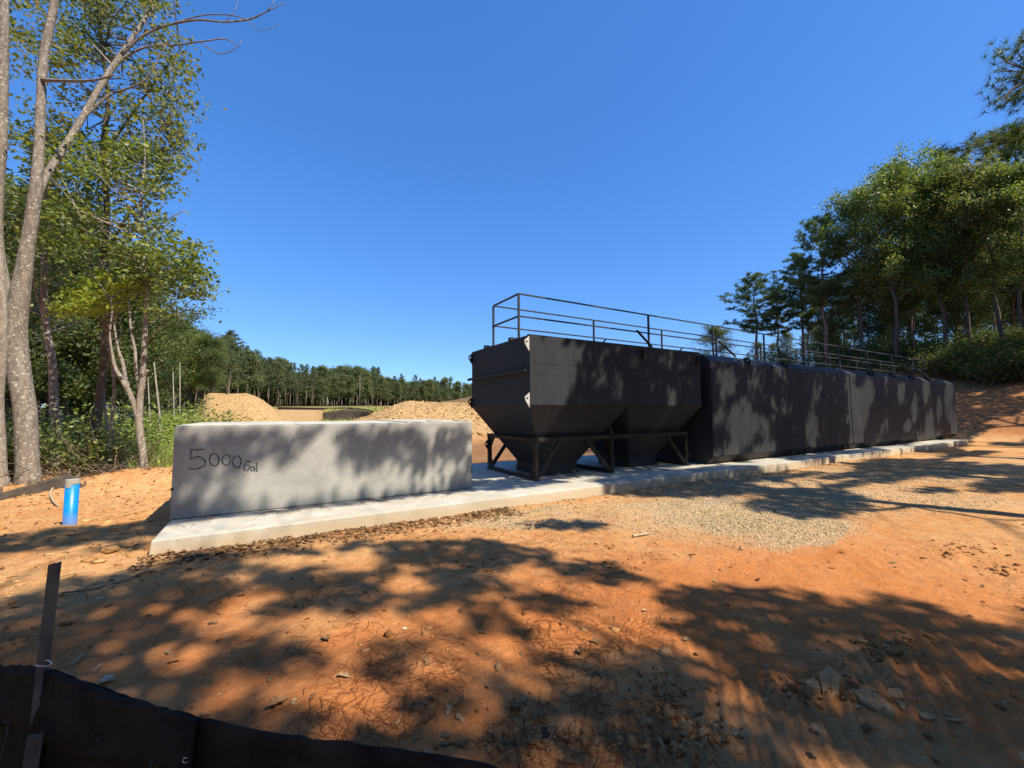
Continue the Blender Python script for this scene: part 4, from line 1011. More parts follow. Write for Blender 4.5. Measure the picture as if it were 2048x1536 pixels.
# thin saplings and dead poles in the understory
SAP = [((222, 935, 11.5), (212, 830, 11.5), 'thin white dead pole among the dark trunks, left of the pale slim tree', 4), ((330, 905, 15), (312, 770, 15), 'thin pale pole between the slim tree and the concrete block', 3.2),
       ((305, 890, 17), (300, 800, 17), 'thin grey sapling behind the slim pale tree', 2.4), ((352, 850, 24), (350, 790, 24), 'small dark sapling above the left end of the concrete block', 2.4), ((362, 850, 26), (364, 770, 26), 'thin brown sapling above the left end of the concrete block', 2.0)]
for a, b_, lab, r in SAP:
    p0 = ground_at(a[0], a[2]); p1 = P(b_[0] - 4, b_[1] - 45, b_[2]); mdl = (p0 + p1) / 2 + np.array([.05, .03, 0])
    mbb = MB().tube([p0 - [0, 0, .1], mdl, p1], [r * a[2] / FPX * .8, r * a[2] / FPX * .6, r * a[2] / FPX * .3], 6)
    for k in range(5):
        q = mdl + (p1 - mdl) * RNG.random(); e = q + np.array([RNG.uniform(-.5, .5), RNG.uniform(-.5, .5), RNG.uniform(.2, .6)])
        mbb.tube([q, e], [.006, .002], 3)
    tag(mbb.obj('sapling', MAT_BARK_PALE, None, smooth=True), lab, 'sapling')
# brush pile of dry branches
rgn = np.random.default_rng(77); mb = MB()
for k in range(130):
    px_ = rgn.uniform(85, 330); d = rgn.uniform(9.7, 12.5); g = ground_at(px_, d); az = rgn.uniform(0, 6.28); el = rgn.uniform(.1, 1.1); L = rgn.uniform(.5, 1.9)
    dr = np.array([math.cos(az) * math.cos(el), math.sin(az) * math.cos(el), math.sin(el)])
    p1 = g + dr * L * .5 + rgn.normal(size=3) * .06; p2 = g + dr * L + np.array([0, 0, -.18 * L]) * rgn.random()
    mb.tube([g - dr * .05, p1, p2], [.011, .007, .003], 4, False)
tag(mb.obj('brush', MAT_STICK, None), 'tangle of dry branches and canes between the left-hand trunks', 'brush', kind='stuff')

# ------------------------------------------------------------------ woods on the right-hand hill
rg = random.Random(21)
def place(kind, pr, px_, d, top_, label, wide=1.0, group=None):
    hgt, g = height_for(px_, d, top_); sc = hgt / pr[2]
    return tree_obj(kind, pr, tuple(g), rg.uniform(0, 6.28), (sc * wide, sc * wide, sc), label, group)
place('pine_tree', P_MID[0], 1516, 52, 546, 'round-crowned pine, leftmost tall tree above the black tanks', 1.5)
place('pine_tree', P_MID[1], 1562, 56, 570, 'dull pine just right of the leftmost tall pine', 1.5)
place('pine_tree', P_MID[2], 1611, 50, 500, 'pine with long bare trunk left of the tallest blue-green pine', 1.2)
place('pine_tree', P_MID[0], 1655, 44, 425, 'tall blue-green pine with stout bare trunk above the middle tank', 1.15)
place('oak_tree', B_BACK[1], 1434, 62, 650, 'small bushy tree peeping over the first closed tank behind the guardrail', 1.9)
place('oak_tree', B_TALL[0], 1728, 43, 372, 'olive-green oak with outer left crown of the right-hand wood', .85)
place('oak_tree', B_TALL[2], 1800, 39, 325, 'oak with long straight pale trunk behind the third black tank', .85)
place('oak_tree', B_TALL[1], 1842, 45, 298, 'highest domed oak crown in the middle of the right-hand wood', .95)
place('oak_tree', B_TALL[0], 1898, 38, 318, 'spreading oak with dark forked limbs right of the domed oak', .9)
place('oak_tree', B_TALL_D[0], 1950, 37, 322, 'dark oak behind the green bank on the right', .9)
place('oak_tree', B_TALL_R[0], 2005, 35, 298, 'rusty brown-green oak near the right edge', .9)
place('oak_tree', B_TALL[2], 2062, 33, 312, 'olive oak whose crown is cut by the right edge', .95)
place('pine_tree', P_MID[2], 1930, 46, 280, 'pine top poking out above the oaks by the overhanging branch', .9)
place('pine_tree', P_MID[1], 2075, 38, 235, 'pine rising at the right edge behind the overhanging branch', 1.0)
for (a, b_, d0, d1, n_, t0, t1) in ((1590, 2100, 46, 58, 13, 560, 440), (1600, 2160, 58, 78, 15, 620, 520), (1450, 1700, 66, 85, 9, 690, 640), (1780, 2200, 40, 48, 8, 470, 400)):
    for k in range(n_):
        px_ = a + (b_ - a) * (k + rg.random()) / n_; d = rg.uniform(d0, d1)
        u = (px_ - a) / (b_ - a)
        pine = rg.random() < .4
        place('pine_tree' if pine else 'oak_tree', rg.choice(P_MID if pine else B_BACK + B_BACK + B_TALL_D + B_TALL_R), px_, d, t0 + (t1 - t0) * u + rg.uniform(-25, 30),
              'pine standing back in the right-hand wood' if pine else 'leafy tree standing back in the right-hand wood', .95,
              'pines back in the right-hand wood' if pine else 'leafy trees back in the right-hand wood')
for k in range(190):
    px_ = rg.uniform(1690, 2130) if k < 120 else rg.uniform(1900, 2140); d = rg.uniform(33, 50) if k < 120 else rg.uniform(28, 38)
    g = ground_at(px_, d)
    if g[0] < (47 if px_ < 1880 else 42.5): continue
    s = rg.uniform(.8, 1.7)
    shrub(SHR[1], tuple(g), rg.uniform(0, 6.3), (s * 1.5, s * 1.5, s * 1.0), 'low green bush on top of the clay bank at right', 'bushes on top of the clay bank')
for k in range(34):
    px_ = rg.uniform(1480, 1880); d = rg.uniform(42, 58); g = ground_at(px_, d); s = rg.uniform(1.2, 2.4)
    shrub(SHR[rg.choice([1, 2])], tuple(g), rg.uniform(0, 6.3), (s * 1.4, s * 1.4, s), 'undergrowth bush showing over the tank roofs', 'undergrowth behind the tank roofs')

# ------------------------------------------------------------------ overhanging pine at the right edge
def edge_pine():
    base = np.array([16.9, 1.2, 0]); base[2] = H1(16.9, 1.2)
    o = root('pine_tree', tuple(base), 'tall pine outside the right edge whose needled boughs hang into the sky', 'tree')
    rng = np.random.default_rng(9); mb = MB()
    mb.tube([base + [0, 0, -.3], base + [0, 0, 5], base + [.1, .1, 10], base + [.2, .1, 15], base + [.2, .2, 20]], [.24, .20, .16, .11, .04], 12)
    C = []; D = []
    tips = [(1985, 100, 9.6), (1990, 145, 9.5), (1992, 175, 9.5), (2000, 205, 9.4), (2015, 120, 9.8), (2030, 90, 9.9), (2040, 160, 9.6), (1975, 215, 9.5), (2035, 200, 9.5), (2020, 225, 9.5), (2045, 130, 9.6), (2060, 100, 9.6), (2060, 180, 9.6), (2060, 60, 9.6),
            (1890, 300, 9.3), (1915, 288, 9.4), (1940, 278, 9.4), (1965, 268, 9.4), (1925, 308, 9.3), (1960, 298, 9.3), (2000, 270, 9.4), (2030, 258, 9.4), (2010, 280, 9.4), (2040, 275, 9.4), (1950, 290, 9.4), (1985, 290, 9.4), (2055, 250, 9.4), (2060, 300, 9.4), (2058, 330, 9.5)]
    for i, t in enumerate(tips):
        e = P(*t); z0 = e[2] - .5; a = base + [0.1, .1, z0]
        hub = P(2075, 150 if i < 14 else 265, 9.6)
        if i in (0, 14): mb.tube([base + [.1, .1, hub[2] - .7], hub * .5 + (base + [.1, .1, hub[2] - .3]) * .5, hub], [.07, .05, .035], 6)
        q = hub * .35 + e * .65 + rng.normal(size=3) * .06
        mb.tube([hub, q, e], [.022, .013, .006], 5, False)
        dd = (e - hub) / np.linalg.norm(e - hub)
        for s in range(9):
            w = rng.uniform(.55, 1.05); c = hub * (1 - w) + e * w + rng.normal(size=3) * .10; C.append(c); D.append(dd + np.array([0, 0, .3]))
    for z in np.arange(8, 19, .45):      # the rest of the crown, above and beyond the frame
        for j in range(5):
            az = rng.uniform(0, 6.28); L = rng.uniform(1.0, 2.8) * (1 - (z - 8) / 16)
            if math.cos(az) < -.2 and z < 13: L *= .35
            e = base + np.array([math.cos(az) * L, math.sin(az) * L, z + .25 * L])
            px_, py_, dp = to_px(e[0], e[1], e[2])
            if dp > 0 and px_ < 2070 and py_ > 0: continue
            mb.tube([base + [.1, .1, z], e], [.03, .008], 4, False); dd = (e - base - [0, 0, z]) / (L + .1)
            for s in range(9): C.append(e - dd * rng.uniform(0, .6) * L + rng.normal(size=3) * .2); D.append(dd + np.array([0, 0, .3]))
    V, F = tufts(np.array(C), np.array(D), .21, .012, 22, rng)
    link('crown', mesh_np('crown', V, F, 3, MAT_NEEDLE), o); mb.obj('trunk', MAT_BARK_PINE, o, smooth=True)
edge_pine()

# ------------------------------------------------------------------ the trees behind the camera that dapple the site
# Where the photograph shows sun patches the crowns have gaps: survey of patches (image px), traced back along the sun.
LIT = [(466, 1250, 60, 26), (567, 1128, 95, 12), (700, 1117, 60, 14), (716, 1137, 70, 10), (817, 1168, 46, 26), (620, 1269, 62, 24), (730, 1250, 130, 26), (883, 1229, 70, 16), (707, 1313, 70, 30), (840, 1330, 70, 24),
       (927, 1300, 90, 28), (993, 1343, 95, 24), (466, 1387, 48, 26), (567, 1383, 52, 24), (707, 1405, 62, 30), (817, 1387, 66, 24), (1257, 1247, 95, 48), (1169, 1181, 120, 18), (1235, 1102, 130, 24), (1213, 1431, 70, 18),
       (1407, 1307, 52, 16), (1552, 1395, 130, 16), (1262, 1224, 90, 30), (440, 1165, 60, 10), (1100, 1290, 80, 18), (1300, 1290, 60, 22), (350, 1310, 40, 14), (1060, 1240, 60, 14), (930, 1430, 40, 12), (1490, 1340, 60, 14), (1050, 1150, 70, 16), (980, 1200, 60, 14), (520, 1205, 50, 10), (350, 1225, 60, 10), (1130, 1370, 60, 20), (760, 1440, 40, 14), (1180, 1480, 60, 12)]
SHD = [(1340, 975, 170, 22), (1620, 1008, 120, 30), (1140, 1053, 95, 8), (1480, 955, 120, 10), (235, 1098, 50, 9), (450, 1040, 60, 8)]
WALL = [(649, 899, 34, 52), (559, 939, 62, 28), (523, 982, 84, 36), (722, 953, 26, 26), (884, 939, 28, 30), (794, 950, 28, 18), (855, 870, 10, 24), (938, 890, 12, 38), (595, 975, 50, 34), (812, 978, 110, 12), (545, 863, 30, 14), (420, 985, 60, 16), (400, 870, 60, 10), (660, 970, 50, 26),
        (1085, 742, 66, 84), (1110, 700, 60, 30), (1085, 800, 60, 20), (1150, 720, 16, 30), (1205, 745, 14, 18), (1245, 770, 12, 22), (1335, 720, 12, 16), (1345, 790, 10, 18), (1280, 740, 10, 14),
        (1450, 770, 18, 30), (1480, 860, 24, 50), (1505, 790, 14, 30), (1530, 840, 18, 40), (1460, 905, 24, 14), (1555, 745, 10, 20), (1618, 860, 14, 34), (1632, 790, 9, 26), (1590, 880, 10, 24), (1712, 830, 16, 50), (1735, 790, 10, 30), (1696, 770, 8, 30), (1768, 860, 7, 26), (1770, 770, 4, 14),
        (1800, 790, 7, 24), (1812, 860, 7, 20), (1828, 820, 6, 30), (1850, 780, 7, 26), (1858, 850, 8, 24), (1876, 820, 5, 26), (1896, 800, 8, 40), (1905, 850, 7, 26), (1440, 840, 10, 20), (1570, 820, 8, 18)]
BND = [(-400, 1260), (0, 1215), (130, 1165), (290, 1140), (460, 1112), (560, 1108), (700, 1092), (1000, 1086), (1120, 1110), (1200, 1128), (1365, 1186), (1448, 1172), (1552, 1178), (1697, 1214), (1800, 1200), (1945, 1240), (2048, 1262), (2600, 1400)]
def shade_at(gx, gy):
    """True where the crowns are closed, for a point of the shadow map on the ground plane"""
    rr_ = random.random
    nz = float(fbm(np.array([gx * .9]), np.array([gy * 1.1]), 3, 300)[0])
    if gy < 6.72:
        px, py, dp = to_px(np.array(gx), np.array(gy), np.array(0.0)); px = float(px); py = float(py)
        if dp < .4: return nz > .40
        if px < -60 and py < 1260: return nz > .66
        if px > 2120 and py < 1200: return nz > .43
        if py > 1500 or px > 2120 or px < -60: return nz > .28
        if py > interp(BND, px):
            s = min((((px - a) / c) ** 2 + ((py - b_) / d) ** 2) for a, b_, c, d in LIT)
            return s > 1.45 + .6 * (nz - .5)
        s = min((((px - a) / c) ** 2 + ((py - b_) / d) ** 2) for a, b_, c, d in SHD)
        if s < 1.0: return True
        if px > 1560 and py < 985:
            st = float(fbm(np.array([gx * .30]), np.array([gy * 1.7]), 3, 310)[0]); return st > .47
        return False
    if gx > 31.5: return float(fbm(np.array([gx * .35]), np.array([gy * .9]), 3, 320)[0]) > .27
    if gx < 3.4:
        z = (gy - 7) / .746
        if z > 1.25 or z < 0: return False
        px, py, dp = to_px(np.array(gx + .345 * z), np.array(7.0), np.array(z)); px = float(px); py = float(py)
    else:
        z = (gy - 6.68) / .746
        if z > 3.25: return nz > .50
        px, py, dp = to_px(np.array(gx + .345 * z), np.array(6.68), np.array(z)); px = float(px); py = float(py)
        if gx > 29.8: return nz > .36
        if z < .5: return nz > .47
    s = min((((px - a) / c) ** 2 + ((py - b_) / d) ** 2) for a, b_, c, d in WALL)
    return s > (1.5 if gx > 9.5 else 1.2) + .6 * (nz - .5)
TRK_POS = [(1.2, -7.5, 'tall oak behind the camera, nearest the silt fence'), (6.3, -8.8, 'tall oak behind the camera, shading the gravel'), (12.45, -4.1, 'tall oak outside the right edge that throws the long trunk shadow'), (18.5, -5.8, 'tall oak outside the right edge opposite the middle tank'),
           (24.8, -4.2, 'tall oak outside the right edge opposite the far tank'), (31.5, -5.0, 'tall oak outside the right edge near the foot of the bank'), (38.5, -3.5, 'tall oak low on the bank outside the right edge'), (46.5, .5, 'tall oak high on the bank outside the right edge')]
rgb = random.Random(44); nbk = 0
for (bx, by, n_, sx_, sy_) in ((18, -19, 26, 46, 3), (16, -27, 24, 50, 4), (-15, -8, 9, 4, 12), (-22, -4, 8, 4, 16)):
    for k in range(n_):
        t_ = (k + .5) / n_ * 2 - 1; x_ = bx + sx_ * (t_ if sx_ > 20 else rgb.uniform(-1, 1)); y_ = by + sy_ * (t_ if sx_ < 20 else rgb.uniform(-1, 1))
        qx, qy, qd = to_px(np.array(x_), np.array(y_), np.array(8.0))
        if qd > 0 and -500 < qx < 2500: continue
        sc = rgb.uniform(.8, .98); dark = B_TALL_D + B_TALL
        tree_obj('oak_tree', rgb.choice(dark), (x_, y_, H1(x_, y_)), rgb.uniform(0, 6.28), (sc * .95, sc * .95, sc), 'tall oak in the wood behind the camera', 'oaks in the wood behind the camera')
rng = np.random.default_rng(101)
pts = []
gy = .25
while gy < 16.0:
    gx = -3.2
    while gx < (52 if gy > -9 else 40):
        if gy > 11 and gx < 30: gx = 30.0
        st = .20 if gx < 31 else .27
        if shade_at(gx, gy):
            z = (11.2 if gx < 34 else 13.0) + 2.6 * (float(vnoise(np.array([gx * .35]), np.array([gy * .35]), 401)[0]) - .5) * 2 + rng.uniform(-.8, .8)
            wx_, wy_ = gx + .345 * z + rng.uniform(-.04, .04), gy - .746 * z + rng.uniform(-.04, .04)
            qx, qy, qd = to_px(np.array(wx_), np.array(wy_), np.array(z))
            if not (qd > .3 and -20 < qx < 2090 and qy > -60): pts.append((wx_, wy_, z))
        gx += st
    gy += .20
pts = np.array(pts)
T = np.array([(a, b_) for a, b_, _ in TRK_POS])
own = np.argmin(((pts[:, None, :2] + np.array([0, 0]) - T[None]) ** 2).sum(2), 1)
for k, (tx, ty, lab) in enumerate(TRK_POS):
    c = pts[own == k]
    if not len(c): continue
    g = H1(tx, ty); o = root('oak_tree', (tx, ty, g), lab, 'tree'); mb = MB()
    mb.tube([(tx, ty, g - .3), (tx, ty, g + .3), (tx + .1, ty, 4), (tx, ty + .1, 8), (tx + .1, ty, 12.5), (tx, ty, 15.5)], [.40, .30, .25, .20, .10, .03], 12)
    A = [np.array([tx, ty, z]) for z in np.arange(6.0, 13.0, .6)]
    nb = 14
    near_ = np.where(np.hypot(c[:, 0] - tx, c[:, 1] - ty) < 4.6)[0]
    if len(near_) < 3: near_ = np.arange(len(c))
    idx = rng.permutation(near_)[:nb]
    limbs = []
    for j in idx:                                        # main limbs
        e = c[j]; zz = max(5.5, e[2] - .55 * math.hypot(e[0] - tx, e[1] - ty)); a = np.array([tx, ty, min(zz, 12.5)])
        m_ = a * .5 + e * .5 + rng.normal(size=3) * .25
        mb.tube([a, a * .75 + m_ * .25 + rng.normal(size=3) * .12, m_, m_ * .5 + e * .5 + rng.normal(size=3) * .15, e], [.075, .06, .045, .03, .012], 6, False); limbs += [a * (1 - t) + m_ * t for t in (.5, 1)] + [m_ * (1 - t) + e * t for t in (.5, 1)]
    limbs = np.array(limbs)
    for j in range(0, len(c), 5):
        e = c[j]; q = limbs[int(np.argmin(((limbs - e) ** 2).sum(1)))]
        if np.linalg.norm(q - e) < 4: mb.tube([q, q * .66 + e * .34 + rng.normal(size=3) * .2, q * .33 + e * .67 + rng.normal(size=3) * .2, e], [.014, .010, .007, .004], 3, False)
    per = 32
    cc = np.repeat(c, per, 0) + rng.normal(size=(len(c) * per, 3)) * np.array([.08, .08, .07])
    V, F = leaf_quads(cc, .145, .095, rng, .9)
    link('crown', mesh_np('crown', V, F, 4, MAT_LEAF), o); mb.obj('trunk', MAT_BARK, o, smooth=True)

# ------------------------------------------------------------------ loose things on the ground
ICO = None
def rocks(name, P_, S, m, label, seed, flat=.7, cat=None, sub=1):
    """irregular stones as one stuff object"""
    rng = np.random.default_rng(seed)
    t = (1 + 5 ** .5) / 2
    base = np.array([(-1, t, 0), (1, t, 0), (-1, -t, 0), (1, -t, 0), (0, -1, t), (0, 1, t), (0, -1, -t), (0, 1, -t), (t, 0, -1), (t, 0, 1), (-t, 0, -1), (-t, 0, 1)], float) / 1.9
    f = np.array([(0,11,5),(0,5,1),(0,1,7),(0,7,10),(0,10,11),(1,5,9),(5,11,4),(11,10,2),(10,7,6),(7,1,8),(3,9,4),(3,4,2),(3,2,6),(3,6,8),(3,8,9),(4,9,5),(2,4,11),(6,2,10),(8,6,7),(9,8,1)])
    N = len(P_); V = base[None] * (1 + rng.uniform(-.42, .42, size=(N, 12, 1)))
    V = V * rng.uniform(.4, 1.35, size=(N, 1, 3)) * np.array([1, 1, flat])
    a = rng.uniform(0, 6.28, N); c, s = np.cos(a), np.sin(a)
    X = V[..., 0] * c[:, None] - V[..., 1] * s[:, None]; Y = V[..., 0] * s[:, None] + V[..., 1] * c[:, None]
    V = np.stack([X, Y, V[..., 2]], -1) * np.asarray(S)[:, None, None] / 2 + P_[:, None]
    F = (f[None] + (np.arange(N) * 12)[:, None, None]).reshape(-1, 3)
    o = link(name, mesh_np(name, V.reshape(-1, 3), F, 3, m)); tag(o, label, cat, kind='stuff'); return o
def scatter(n, fn, seed, lift=0.0):
    rng = np.random.default_rng(seed); out = fn(rng, n); h = terrain(out[:, 0], out[:, 1])
    return np.column_stack([out, h[0] + lift]), h
# gravel
def gpts(rng, n): return np.column_stack([rng.uniform(1.5, 16, n), rng.uniform(2.0, 5.95, n)])
Pg, hh = scatter(90000, gpts, 1); rng = np.random.default_rng(2)
keep = rng.random(len(Pg)) < hh[1] * .75 * np.clip(1.3 - Pg[:, 0] / 16, .2, 1); Pg = Pg[keep][:32000]; 
grey = (np.abs(Pg[:, 1] - 5.1) < .75) & (fbm(Pg[:, 0] * .7, Pg[:, 1] * .7, 3, 501) > .42)
for sel, m_, nm, lab in ((~grey, MAT_GRAVEL, 'tan_gravel', 'tan gravel spread over the clay in front of the slab'), (grey, MAT_GRAVEL_GREY, 'grey_gravel', 'grey-white gravel along the foot of the slab')):
    q = Pg[sel]; rocks(nm, q, np.random.default_rng(3).uniform(.013, .034, len(q)), m_, lab, 4)
# clods and pebbles in the foreground
def fpts_(rng, n):
    r = np.exp(rng.uniform(math.log(1.3), math.log(14), n)); a = math.atan2(.862, .503) + rng.uniform(-1.05, 1.05, n); return np.column_stack([r * np.cos(a), r * np.sin(a)])
Pc, hh = scatter(5500, fpts_, 6); Rr = np.hypot(Pc[:, 0], Pc[:, 1])
ok = ~((Pc[:, 0] > -1.2) & (Pc[:, 1] > 5.9) & (Pc[:, 1] < 10.4)); Pc = Pc[ok]; Rr = Rr[ok]
den = fbm(Pc[:, 0] * 1.2, Pc[:, 1] * 1.2, 3, 601); k_ = np.random.default_rng(7).random(len(Pc)) < ss(.35, .65, den); Pc = Pc[k_]; Rr = Rr[k_]
rocks('clay_crumbs', Pc, np.random.default_rng(8).exponential(.012, len(Pc)) + .006 + .0012 * Rr, MAT_CLOD, 'small clay crumbs and pebbles on the open ground', 9, .6)
# clod heaps
CLZ = [(1330, 1400, 55, 42, 170), (1400, 1490, 70, 55, 190), (1640, 1375, 110, 26, 200), (1790, 1292, 90, 20, 120), (1930, 1105, 90, 14, 150), (2000, 1138, 40, 10, 60), (1240, 1142, 60, 14, 70), (1290, 985, 50, 8, 60), (700, 1075, 300, 14, 200), (1130, 1050, 120, 8, 60), (230, 1085, 90, 20, 120), (1100, 1490, 200, 16, 160), (1750, 1310, 60, 12, 60)]
rng = np.random.default_rng(12); q = []
for (a, b_, c, d, n_) in CLZ:
    for _ in range(n_):
        w = on_z(a + rng.normal() * c * .6, b_ + rng.normal() * d * .6, 0); q.append((w[0], w[1]))
q = np.array(q); q = q[~((q[:, 0] > -1.2) & (q[:, 1] > 5.9))]; h = terrain(q[:, 0], q[:, 1])[0]
rocks('clay_clods', np.column_stack([q, h]), rng.exponential(.016, len(q)).clip(.003, .055) + .008, MAT_CLOD, 'broken clay clods heaped along the wheel tracks', 13, .65)
# left disturbed clay: flat chips
def lpts(rng, n):
    return np.column_stack([rng.uniform(-7.5, -1.25, n), rng.uniform(4.5, 13.5, n)])
Pl, hh = scatter(6500, lpts, 15); rng = np.random.default_rng(16)
rocks('clay_chips', Pl, rng.exponential(.024, len(Pl)).clip(0, .12) + .015, island_mat('pale_clay_chip', [(.30, .13, .045), (.44, .22, .08), (.52, .30, .13), (.58, .38, .19)], .95, .1), 'flat dried clay chips left of the slab', 17, .32)
# straw mounds
rng = np.random.default_rng(18); r_ = rng.uniform(-19, 4, 9000); d_ = rng.uniform(20, 36, 9000)
xx = .8649 * r_ + .5020 * d_; yy = -.5020 * r_ + .8649 * d_; T_ = terrain(xx, yy); s_ = (T_[2] > .5)
rocks('mound_clods', np.column_stack([xx, yy, T_[0]])[s_], rng.exponential(.06, s_.sum()).clip(0, .25) + .05, MAT_STRAWCLOD, 'dry straw-coloured lumps covering the right-hand mound', 19, .6)
r_ = rng.uniform(-36, -20, 5000); d_ = rng.uniform(37, 50, 5000); xx = .8649 * r_ + .5020 * d_; yy = -.5020 * r_ + .8649 * d_; T_ = terrain(xx, yy); s_ = (T_[2] > .5)
rocks('mound_lumps', np.column_stack([xx, yy, T_[0]])[s_], rng.exponential(.04, s_.sum()).clip(0, .15) + .03, MAT_STRAWCLOD, 'dry lumps and straw on the left-hand mound', 20, .5)

def strips(name, Pp, L, W, m, label, seed, tilt=.12, cat=None):
    rng = np.random.default_rng(seed); N = len(Pp); a = rng.uniform(0, 6.28, N); e = rng.normal(size=N) * tilt
    d = np.column_stack([np.cos(a) * np.cos(e), np.sin(a) * np.cos(e), np.sin(e)]); b = np.column_stack([-np.sin(a), np.cos(a), np.zeros(N)])
    l_ = (L * rng.uniform(.5, 1.2, N))[:, None]; bend = b * l_ * rng.uniform(-.12, .12, (N, 1))
    p0 = Pp - d * l_ / 2; p1 = Pp + bend + [0, 0, .002]; p2 = Pp + d * l_ / 2; w = b * W / 2
    V = np.stack([p0 - w, p0 + w, p1 + w, p1 - w, p2 + w * .5, p2 - w * .5], 1).reshape(-1, 3); o = np.arange(N)[:, None] * 6
    F = np.concatenate([o + [0, 1, 2, 3], o + [3, 2, 4, 5]], 0)
    ob = link(name, mesh_np(name, V, F, 4, m)); tag(ob, label, cat, kind='stuff')
# fallen pine needles
def npts(rng, n):
    r = np.exp(rng.uniform(math.log(1.2), math.log(6.5), n)); a = math.atan2(.862, .503) + rng.uniform(-.35, 1.0, n); return np.column_stack([r * np.cos(a), r * np.sin(a)])
Pn, hh = scatter(11000, npts, 22, .006); den = fbm(Pn[:, 0] * 1.6, Pn[:, 1] * 1.6, 3, 701); k_ = (np.random.default_rng(23).random(len(Pn)) < ss(.38, .6, den)) & (Pn[:, 1] < 5.9)
strips('pine_straw', Pn[k_], .15, .0032, MAT_NEEDLE_DRY, 'rust-red fallen pine needles over the near clay', 24)
rng = np.random.default_rng(25); q = np.column_stack([rng.uniform(-1.0, 3.2, 700), 6.98 - np.abs(rng.normal(size=700)) * .22]); q = q[q[:, 1] > 6.03]
q = q[rng.random(len(q)) < ss(.4, .55, fbm(q[:, 0] * 2.2, q[:, 1] * 3, 3, 702)) + .1]
strips('slab_needles', np.column_stack([q, np.full(len(q), .204)]), .15, .004, MAT_NEEDLE_DRY, 'reddish pine needles lying on the slab along the block', 26, .02)
# dry leaves
def leaves(name, Pp, size, m, label, seed):
    rng = np.random.default_rng(seed); N = len(Pp)
    a = rng.uniform(0, 6.28, N); ti = rng.normal(size=(N, 2)) * .28; s = (size * rng.uniform(.5, 1.2, N))
    prof = np.array([(-.5, 0), (-.2, .25), (0, .14), (.18, .3), (.5, 0), (.2, -.28), (0, -.12), (-.22, -.26)])
    u = prof[:, 0][None] * s[:, None]; v = prof[:, 1][None] * s[:, None]
    z = u * ti[:, :1] + v * ti[:, 1:] + np.abs(v) * rng.uniform(-.1, .7, (N, 1)) + s[:, None] * .12
    X = u * np.cos(a)[:, None] - v * np.sin(a)[:, None]; Y = u * np.sin(a)[:, None] + v * np.cos(a)[:, None]
    V = (np.stack([X, Y, z], -1) + Pp[:, None]).reshape(-1, 3); o = np.arange(N)[:, None] * 8
    F = np.concatenate([o + [0, 1, 2, 7], o + [7, 2, 6, 6], o + [2, 3, 4, 5], o + [2, 5, 6, 6]], 0) if False else np.concatenate([o + [0, 1, 2, 7], o + [7, 2, 5, 6], o + [2, 3, 4, 5]], 0)
    ob = link(name, mesh_np(name, V, F, 4, m)); tag(ob, label, None, kind='stuff')
rng = np.random.default_rng(28); q = []
for _ in range(1500): q.append((rng.uniform(-1.2, 3.4), 5.92 - abs(rng.normal()) * .24))
for _ in range(130):
    w = on_z(rng.uniform(100, 2048), rng.uniform(1090, 1530), 0); q.append((w[0], w[1]))
for _ in range(260): q.append((rng.uniform(3, 26), 5.94 - abs(rng.normal()) * .2))
for _ in range(250): q.append((rng.uniform(-6.5, -1.3), rng.uniform(5, 12)))
q = np.array(q); h = terrain(q[:, 0], q[:, 1])[0]
leaves('leaf_litter', np.column_stack([q, h]), .065, MAT_DRY, 'dry brown leaves drifted along the foot of the slab', 29)
rng = np.random.default_rng(30); q = np.array([ground_at(rng.uniform(-80, 340), rng.uniform(9, 14)) for _ in range(1200)])
leaves('woodland_litter', q + [0, 0, .01], .09, MAT_DRY, 'brown leaf litter under the left-hand trees', 31)
# weeds and grass left and beyond
def blades(name, Pp, L, W, m, label, seed):
    rng = np.random.default_rng(seed); N = len(Pp); a = rng.uniform(0, 6.28, N); t = np.abs(rng.normal(size=N)) * .35
    d = np.column_stack([np.cos(a) * np.sin(t), np.sin(a) * np.sin(t), np.cos(t)]); b = np.column_stack([-np.sin(a), np.cos(a), np.zeros(N)]) * W / 2
    l_ = (L * rng.uniform(.5, 1.2, N))[:, None]; p1 = Pp + d * l_ * .6; p2 = Pp + d * l_ + np.column_stack([np.cos(a), np.sin(a), -np.ones(N) * .6]) * l_ * .22
    V = np.stack([Pp - b, Pp + b, p1 + b * .8, p1 - b * .8, p2 + b * .1, p2 - b * .1], 1).reshape(-1, 3); o = np.arange(N)[:, None] * 6
    ob = link(name, mesh_np(name, V, np.concatenate([o + [0, 1, 2, 3], o + [3, 2, 4, 5]], 0), 4, m)); tag(ob, label, None, kind='stuff')
rng = np.random.default_rng(33); r_ = rng.uniform(-16, -8.3, 14000); d_ = rng.uniform(10.6, 24, 14000)
k_ = (r_ / d_ > -.92) & (r_ / d_ < -.50); r_ = r_[k_]; d_ = d_[k_]; xx = .8649 * r_ + .5020 * d_; yy = -.5020 * r_ + .8649 * d_
blades('tall_grass', np.column_stack([xx, yy, terrain(xx, yy)[0]]), .55, .014, MAT_WEED, 'tall green grass behind the berm left of the block', 34)
r_ = rng.uniform(-26, 2, 30000); d_ = rng.uniform(24, 62, 30000); xx = .8649 * r_ + .5020 * d_; yy = -.5020 * r_ + .8649 * d_; T_ = terrain(xx, yy)
k_ = (T_[2] < .3) & (fbm(xx * .15, yy * .15, 3, 801) > .45); 
blades('field_grass', np.column_stack([xx, yy, T_[0]])[k_], .38, .045, island_mat('field_grass_blade', [(.13, .16, .04), (.22, .24, .07), (.34, .31, .12), (.42, .34, .16)], .8, .1, (.7, .8, .4)), 'patchy yellow-green grass between the two mounds', 35)

